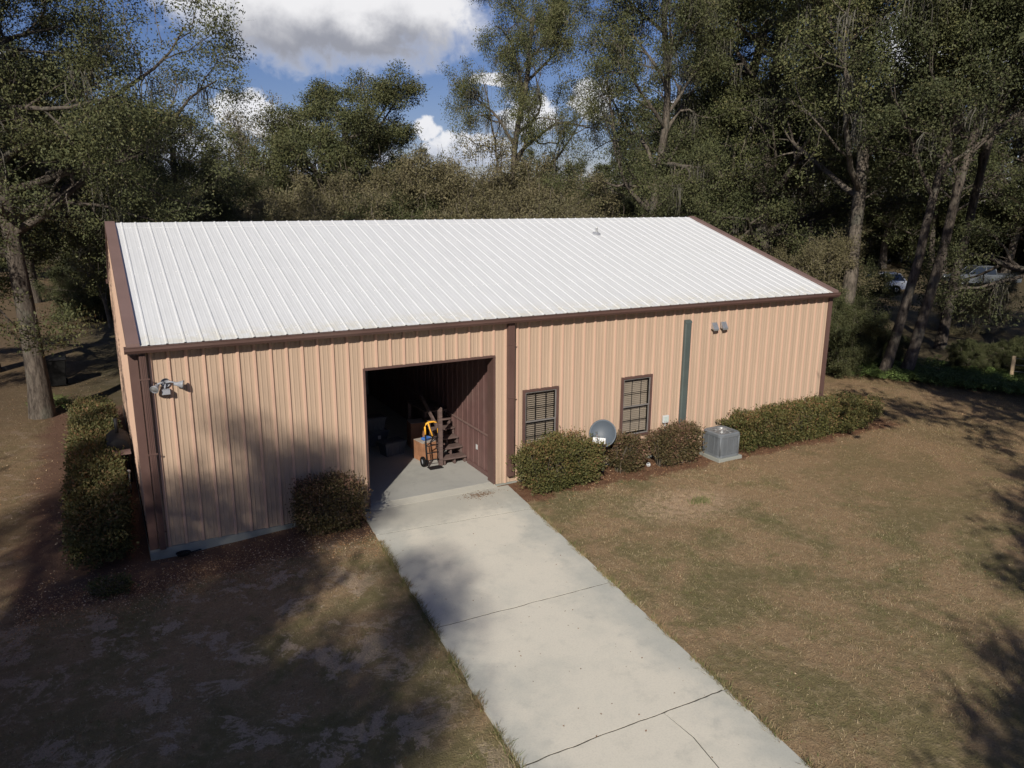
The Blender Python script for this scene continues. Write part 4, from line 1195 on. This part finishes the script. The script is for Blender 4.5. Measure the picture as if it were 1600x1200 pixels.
for px in range(-160, 1800, 62):
    for d0, sc0 in ((74, .95), (92, 1.15)):
        d = d0 + rg.uniform(-6, 8) + (8 if px > 1250 else 0); x, y = stand(px + rg.uniform(-25, 25), d)
        big_ = px > 960
        key = rg.choice(['dense', 'dense_b', 'tall'] if big_ else ['oak', 'dense_b', 'oak'])
        sc = sc0*rg.uniform(.85, 1.1)*(1.0 if big_ else (.78 if key == 'oak' else .62))
        sp.append((key, x, y, sc, .13))
for px in range(-160, 1800, 55):
    x, y = stand(px + rg.uniform(-20, 20), rg.uniform(88, 100)); sp.append(('under', x, y, rg.uniform(.9, 1.4), .16))
o = mass('far_wood', sp, 5)
tag(o, 'distant wooded tree line behind the clearing', 'woodland', kind='stuff')

# ---- hedges and bushes: leaves set through a clipped volume ----------------------------
def bush_mesh(seed, hx, hy, h, n, size=.05, taper=.75, power=3.2, rough=.17, shell=.34, twigs=60):
    r = np.random.RandomState(seed)
    P = r.uniform(-1, 1, (n*3, 3)); P[:, 2] = P[:, 2]
    m = (np.abs(P[:, 0])**power + np.abs(P[:, 1])**power + np.abs(P[:, 2])**power)
    rr_ = m**(1/power); wob = np.array([mnoise.noise(Vector((p[0]*hx*1.7+seed, p[1]*hy*1.7, p[2]*h*1.7)))*1.0 + .6*mnoise.noise(Vector((p[0]*hx*5, p[1]*hy*5, p[2]*h*5+seed))) for p in P])
    lim = 1 + rough*wob*1.6
    keep = (rr_ < lim) & (rr_ > lim*(1-shell) - r.rand(len(P))*.15); P = P[keep][:n]
    sc = taper + (1-taper)*(P[:, 2]*.5+.5)**.6
    # let single shoots stand out
    out = (r.rand(len(P)) < .16)[:, None]*r.uniform(0, .15, (len(P), 1))*P/np.maximum(np.linalg.norm(P, axis=1, keepdims=True), .1)
    X = np.stack([P[:, 0]*hx*sc, P[:, 1]*hy*sc, (P[:, 2]*.5+.5)*h + .04], 1) + out
    nrm = P/np.maximum(np.linalg.norm(P, axis=1, keepdims=True), .05)
    k_ = len(X); d = r.normal(0, .8, (k_, 3)) + nrm*.9 + [0, 0, .35]; d /= np.linalg.norm(d, axis=1, keepdims=True)
    s_ = np.cross(d, r.normal(0, 1, (k_, 3))); s_ /= np.maximum(np.linalg.norm(s_, axis=1, keepdims=True), 1e-3)
    Ls = size*r.uniform(.6, 1.4, (k_, 1)); w_ = Ls*.28
    V = np.stack([X, X+d*Ls*.5+s_*w_, X+d*Ls, X+d*Ls*.5-s_*w_], 1).reshape(-1, 3)
    clump = np.array([mnoise.noise(Vector((x[0]*2.2+seed, x[1]*2.2, x[2]*2.2)))*.9 + mnoise.noise(Vector((x[0]*8, x[1]*8+seed, x[2]*8)))*.5 for x in X])
    rn = np.clip(.40 + .34*clump + r.normal(0, .22, k_) + .12*(P[:, 2]), 0, 1)
    me = np_mesh('foliage', V, quads(V), rn)
    tb = Tree(seed); W_, Qs, n0 = [], [], 0
    for i in range(twigs):
        bx_ = r.uniform(-.5, .5)*hx*1.1; by_ = r.uniform(-.3, .3)*hy
        tb.tubes.append((np.array([[bx_, by_, -.15], [bx_*1.2, by_*1.4, h*.3], [bx_*1.5+r.normal(0,.06), by_*2.2+r.normal(0,.06), h*.85]]), np.array([.014, .010, .004]), 3))
    V2, Q2 = tb.wood(); m2 = np_mesh('stems', V2, Q2)
    return me, m2
def bush(name, label, x, y, z, hx, hy, h, n, mat, seed, group=None, cat='bush', **kw):
    A = thing(name, label, cat, (x, y, z), group); me, m2 = bush_mesh(seed, hx, hy, h, n, **kw)
    link_mesh('foliage', me, M[mat], A); link_mesh('stems', m2, M['twig'], A)
bush('clipped_bush', 'largest green bush, below the left window beside the brown downspout', 8.72, -.66, -.10, 1.15, .56, 1.17, 24000, 'hedge', 1, 'clipped bushes along the front wall', taper=.78)
bush('clipped_bush', 'reddish bush directly right of the satellite dish', 10.78, -.50, -.10, .50, .40, .92, 9000, 'hedge_red', 2, 'clipped bushes along the front wall', taper=.8)
bush('clipped_bush', 'reddish bush under the green cover, left of the air conditioner', 12.22, -.62, -.10, .86, .42, .92, 15000, 'hedge_red', 3, 'clipped bushes along the front wall', taper=.55)
bush('clipped_bush', 'lone bush left of the open garage door', 3.28, -.56, -.16, .78, .44, 1.12, 13000, 'hedge_red', 4, 'clipped bushes along the front wall', taper=.72)
bush('clipped_hedge', 'long clipped hedge right of the air conditioner reaching past the wall corner', 17.05, -.52, -.12, 3.05, .56, .95, 46000, 'hedge', 5, cat='hedge', taper=.9, power=4.5, rough=.12)
bush('clipped_hedge', 'long dark clipped hedge running back along the left gable wall', -.87, 5.0, -.3, .58, 5.5, .98, 62000, 'hedge', 6, cat='hedge', taper=.9, power=6, rough=.09, size=.06)
bush('seedling_bush', 'small dark bush at the foot of the left corner', -.75, -1.0, -.27, .35, .25, .22, 1200, 'hedge', 7, taper=.8)

# low dark undergrowth along the edge of the right woods, each a plant one can tell apart
for i, (x, y, sc, lb) in enumerate(((25.9, 6.9, .20, 'low dark shrub behind the ferns, nearest the building corner'), (29.0, 5.6, .24, 'low dark shrub behind the ferns between stump-like trunk and paired trunks'),
        (30.3, 2.9, .22, 'low dark shrub behind the ferns just right of the paired trunks'), (31.6, 1.6, .26, 'low dark shrub left of the wooden fence post'), (31.0, -1.6, .22, 'low dark shrub right of the wooden fence post'))):
    A = plant('under', 'woodland_shrub', lb, 'shrub', x, y, i*1.3, sc, 'shrubs behind the fern bed')
# ferns
def frond_mesh(r, n, spread, lmin=.35, lmax=.8):
    V = []
    for i in range(n):
        a = r.uniform(0, 6.283); L0 = r.uniform(lmin, lmax); p = np.array([r.normal(0, spread), r.normal(0, spread), 0]); dirv = np.array([math.cos(a), math.sin(a)])
        seg = 9; pts = []
        for j in range(seg+1):
            t = j/seg; pts.append(p + np.array([dirv[0]*L0*.75*t, dirv[1]*L0*.75*t, L0*(1.15*t - .95*t*t)]))
        sd = np.array([-dirv[1], dirv[0], 0])
        for j in range(1, seg):
            w_ = .10*L0*math.sin(math.pi*(j/seg)**.7)+.01; c0 = pts[j]; dv = pts[j+1]-pts[j]; 
            for s_ in (-1, 1): V += [c0, c0 + sd*s_*w_*.6 + dv*.55, c0 + sd*s_*w_ + dv*.35 - [0,0,.01], c0 + sd*s_*w_*.5 + dv*.05]
    return np.array(V)
r = np.random.RandomState(31); FV = []; 
for i in range(420):
    t = r.rand(); x0 = 24.8 + t*4.2; y0 = 6.4 - t*7.6
    off = abs(r.normal(0, 1.5)); x = x0 + off*.9 + r.normal(0, .2); y = y0 + off*.5 + r.normal(0, .2)
    V = frond_mesh(r, 13, .16); FV.append(V*r.uniform(.9, 1.7) + [x, y, gz(x, y)])
FV = np.concatenate(FV); me = np_mesh('fern_bed', FV, quads(FV), r.rand(len(FV)//4))
tag(link_mesh('fern_bed', me, M['fern']), 'bed of green sword ferns along the edge of the right woods', 'ferns', kind='stuff')
V = frond_mesh(r, 60, .22, .5, 1.0); me = np_mesh('frond', V, quads(V), r.rand(len(V)//4))
A = thing('fern_plant', 'bright green fern beside the foot of the big near oak', 'fern', (-1.95, 13.6, gz(-1.95, 13.6))); link_mesh('fronds', me, M['fern'], A)

# ---- grass blades, tufts and fallen leaves -----------------------------------------------
def in_drive(x, y): return (y < 0) & (x > 4.05+(y+.56)*(3.41-4.05)/(-7.82)) & (x < 7.61+(y+.14)*(6.45-7.61)/(-9.86))
def GZ(x, y):
    return np.array([gz(a, b) for a, b in zip(x, y)])
r = np.random.RandomState(8)
def scatter(n, x0, x1, y0, y1):
    return r.uniform(x0, x1, n), r.uniform(y0, y1, n)
parts = [scatter(150000, -6, 14, -10.5, 0), scatter(80000, 8, 24, -9, 3), scatter(40000, 18, 28, -4, 8), scatter(26000, -9, 0, 0, 18)]
X = np.concatenate([p[0] for p in parts]); Y = np.concatenate([p[1] for p in parts])
ex = in_drive(X, Y) | ((X > -.1) & (X < 18.4) & (Y > -.1)) | ((X > 7.4) & (X < 20.5) & (Y > -1.1)) | ((X < 4.1) & (X > -2.2) & (Y > -1.3) & (Y < 11))
# clumps rather than an even carpet
nz = np.array([mnoise.noise(Vector((a*.9, b*.9, 0))) + .7*mnoise.noise(Vector((a*3.1, b*3.1, 4))) for a, b in zip(X, Y)])
keep = ~ex & (nz > r.uniform(-1.0, .45, len(X))); X, Y = X[keep], Y[keep]
# overgrown lip along both edges of the driveway
e = 15000; ty = r.uniform(-13, -1.6, e); sdv = r.rand(e) < .5
nze = np.array([mnoise.noise(Vector((1.7*b, 3.0*s, 9))) for b, s in zip(ty, sdv)])
ex_ = np.where(sdv, 4.05+(ty+.56)*(-.64)/(-7.82) - np.abs(r.normal(0, .035, e)) + .02, 7.61+(ty+.14)*(-1.16)/(-9.86) + np.abs(r.normal(0, .035, e)) - .02)
kk = nze > -.15; X = np.concatenate([X, ex_[kk]]); Y = np.concatenate([Y, ty[kk]]); ne = kk.sum()
Z = GZ(X, Y); n = len(X)
hgt = r.uniform(.018, .05, n); hgt[-ne:] = r.uniform(.06, .13, ne); wd_ = r.uniform(.003, .0065, n); wd_[-ne:] *= 1.4; a = r.uniform(0, 6.283, n)
tx = r.normal(0, .55, n)*hgt; ty2 = r.normal(0, .55, n)*hgt
base = np.stack([X, Y, Z - .004], 1); u = np.stack([np.cos(a)*wd_, np.sin(a)*wd_, 0*a], 1)
tipv = base + np.stack([tx, ty2, hgt], 1)
V = np.stack([base-u, base+u, tipv], 1).reshape(-1, 3)
rn = r.rand(n); rn[-ne:] = r.uniform(0, .35, ne)
me = np_mesh('lawn_grass', V, np.arange(len(V)).reshape(-1, 3), rn)
tag(link_mesh('lawn_grass', me, M['blade']), 'short dormant lawn grass over the yard', 'grass', kind='stuff')
# single dark green tuft in the bare patch
q = 420; a = r.uniform(0, 6.283, q); rr_ = np.abs(r.normal(0, .12, q)); X = 11.05+rr_*np.cos(a)*1.3; Y = -2.95+rr_*np.sin(a); hgt = r.uniform(.06, .15, q)
base = np.stack([X, Y, GZ(X, Y)], 1); b2 = r.uniform(0, 6.28, q); u = np.stack([np.cos(b2)*.006, np.sin(b2)*.006, 0*b2], 1); tipv = base + np.stack([r.normal(0, .5, q)*hgt, r.normal(0, .5, q)*hgt, hgt], 1)
V = np.stack([base-u, base+u, tipv], 1).reshape(-1, 3)
me = np_mesh('grass_tuft', V, np.arange(len(V)).reshape(-1, 3), r.uniform(0, .12, q))
tag(link_mesh('grass_tuft', me, M['blade']), 'dark green weed tuft in the bare patch of the right lawn', 'weed')

def litter(n, X, Y, zoff=.006, size=.03):
    Z = GZ(X, Y) + zoff; C_ = np.stack([X, Y, Z], 1); n = len(X); a = r.uniform(0, 6.283, n)
    d = np.stack([np.cos(a), np.sin(a), r.normal(0, .35, n)], 1); s_ = np.stack([-np.sin(a), np.cos(a), r.normal(0, .35, n)], 1)
    Ls = size*r.uniform(.5, 1.5, (n, 1)); return np.stack([C_-d*Ls*.5, C_+s_*Ls*.3, C_+d*Ls*.5, C_-s_*Ls*.3], 1).reshape(-1, 3)
LX, LY = [], []
for (m_, x0, x1, sy, y_) in ((3800, 7.7, 20.8, .45, -1.0), (9000, -2.2, 4.0, .50, -1.15), (1500, -2.4, -.1, 5.0, 2.0)):
    LX.append(r.uniform(x0, x1, m_)); LY.append(np.clip(r.normal(y_, sy, m_), y_-3.5*sy, -.08 if sy < 1 else 12))
LX.append(r.uniform(-6, 28, 2600)); LY.append(r.uniform(-10.5, 7, 2600))
LX.append(r.uniform(18, 30, 5000)); LY.append(r.uniform(-5, 9, 5000))
LX.append(r.uniform(-9, 0, 3500)); LY.append(r.uniform(-1, 24, 3500))
X = np.concatenate(LX); Y = np.concatenate(LY); kp = ~in_drive(X, Y) & ~((X > 0) & (X < 18.3) & (Y > -.03)); X, Y = X[kp], Y[kp]
V = litter(len(X), X, Y); rn = r.rand(len(X))**np.where((Y < -2.3) | (X > 21), 3.5, np.where(X < 4.2, .9, 1.5))
me = np_mesh('leaf_litter', V, quads(V), rn); tag(link_mesh('leaf_litter', me, M['litter']), 'fallen leaves strewn over the mulch and lawn', 'leaves', kind='stuff')
# specks and leaves on the driveway, brown drift at the door
n = 130; y = r.uniform(-11, -.3, n); x = r.uniform(0, 1, n)*3.0 + 4.0 - .05*(-y)
n2 = 420; x = np.concatenate([x, r.normal(6.75, .22, n2)]); y = np.concatenate([y, np.clip(r.normal(-.42, .10, n2), -1.1, -.18)])
C_ = litter(len(x), x, y, 0, .028); C_[:, 2] = -.026 + (C_[:, 2] - np.repeat(GZ(x, y), 4))*.5
me = np_mesh('driveway_leaves', C_, quads(C_), np.concatenate([r.uniform(0, .5, n), r.uniform(0, .35, n2)])); tag(link_mesh('driveway_leaves', me, M['litter']), 'dark specks and a drift of brown leaves on the concrete driveway', 'leaves', kind='stuff')
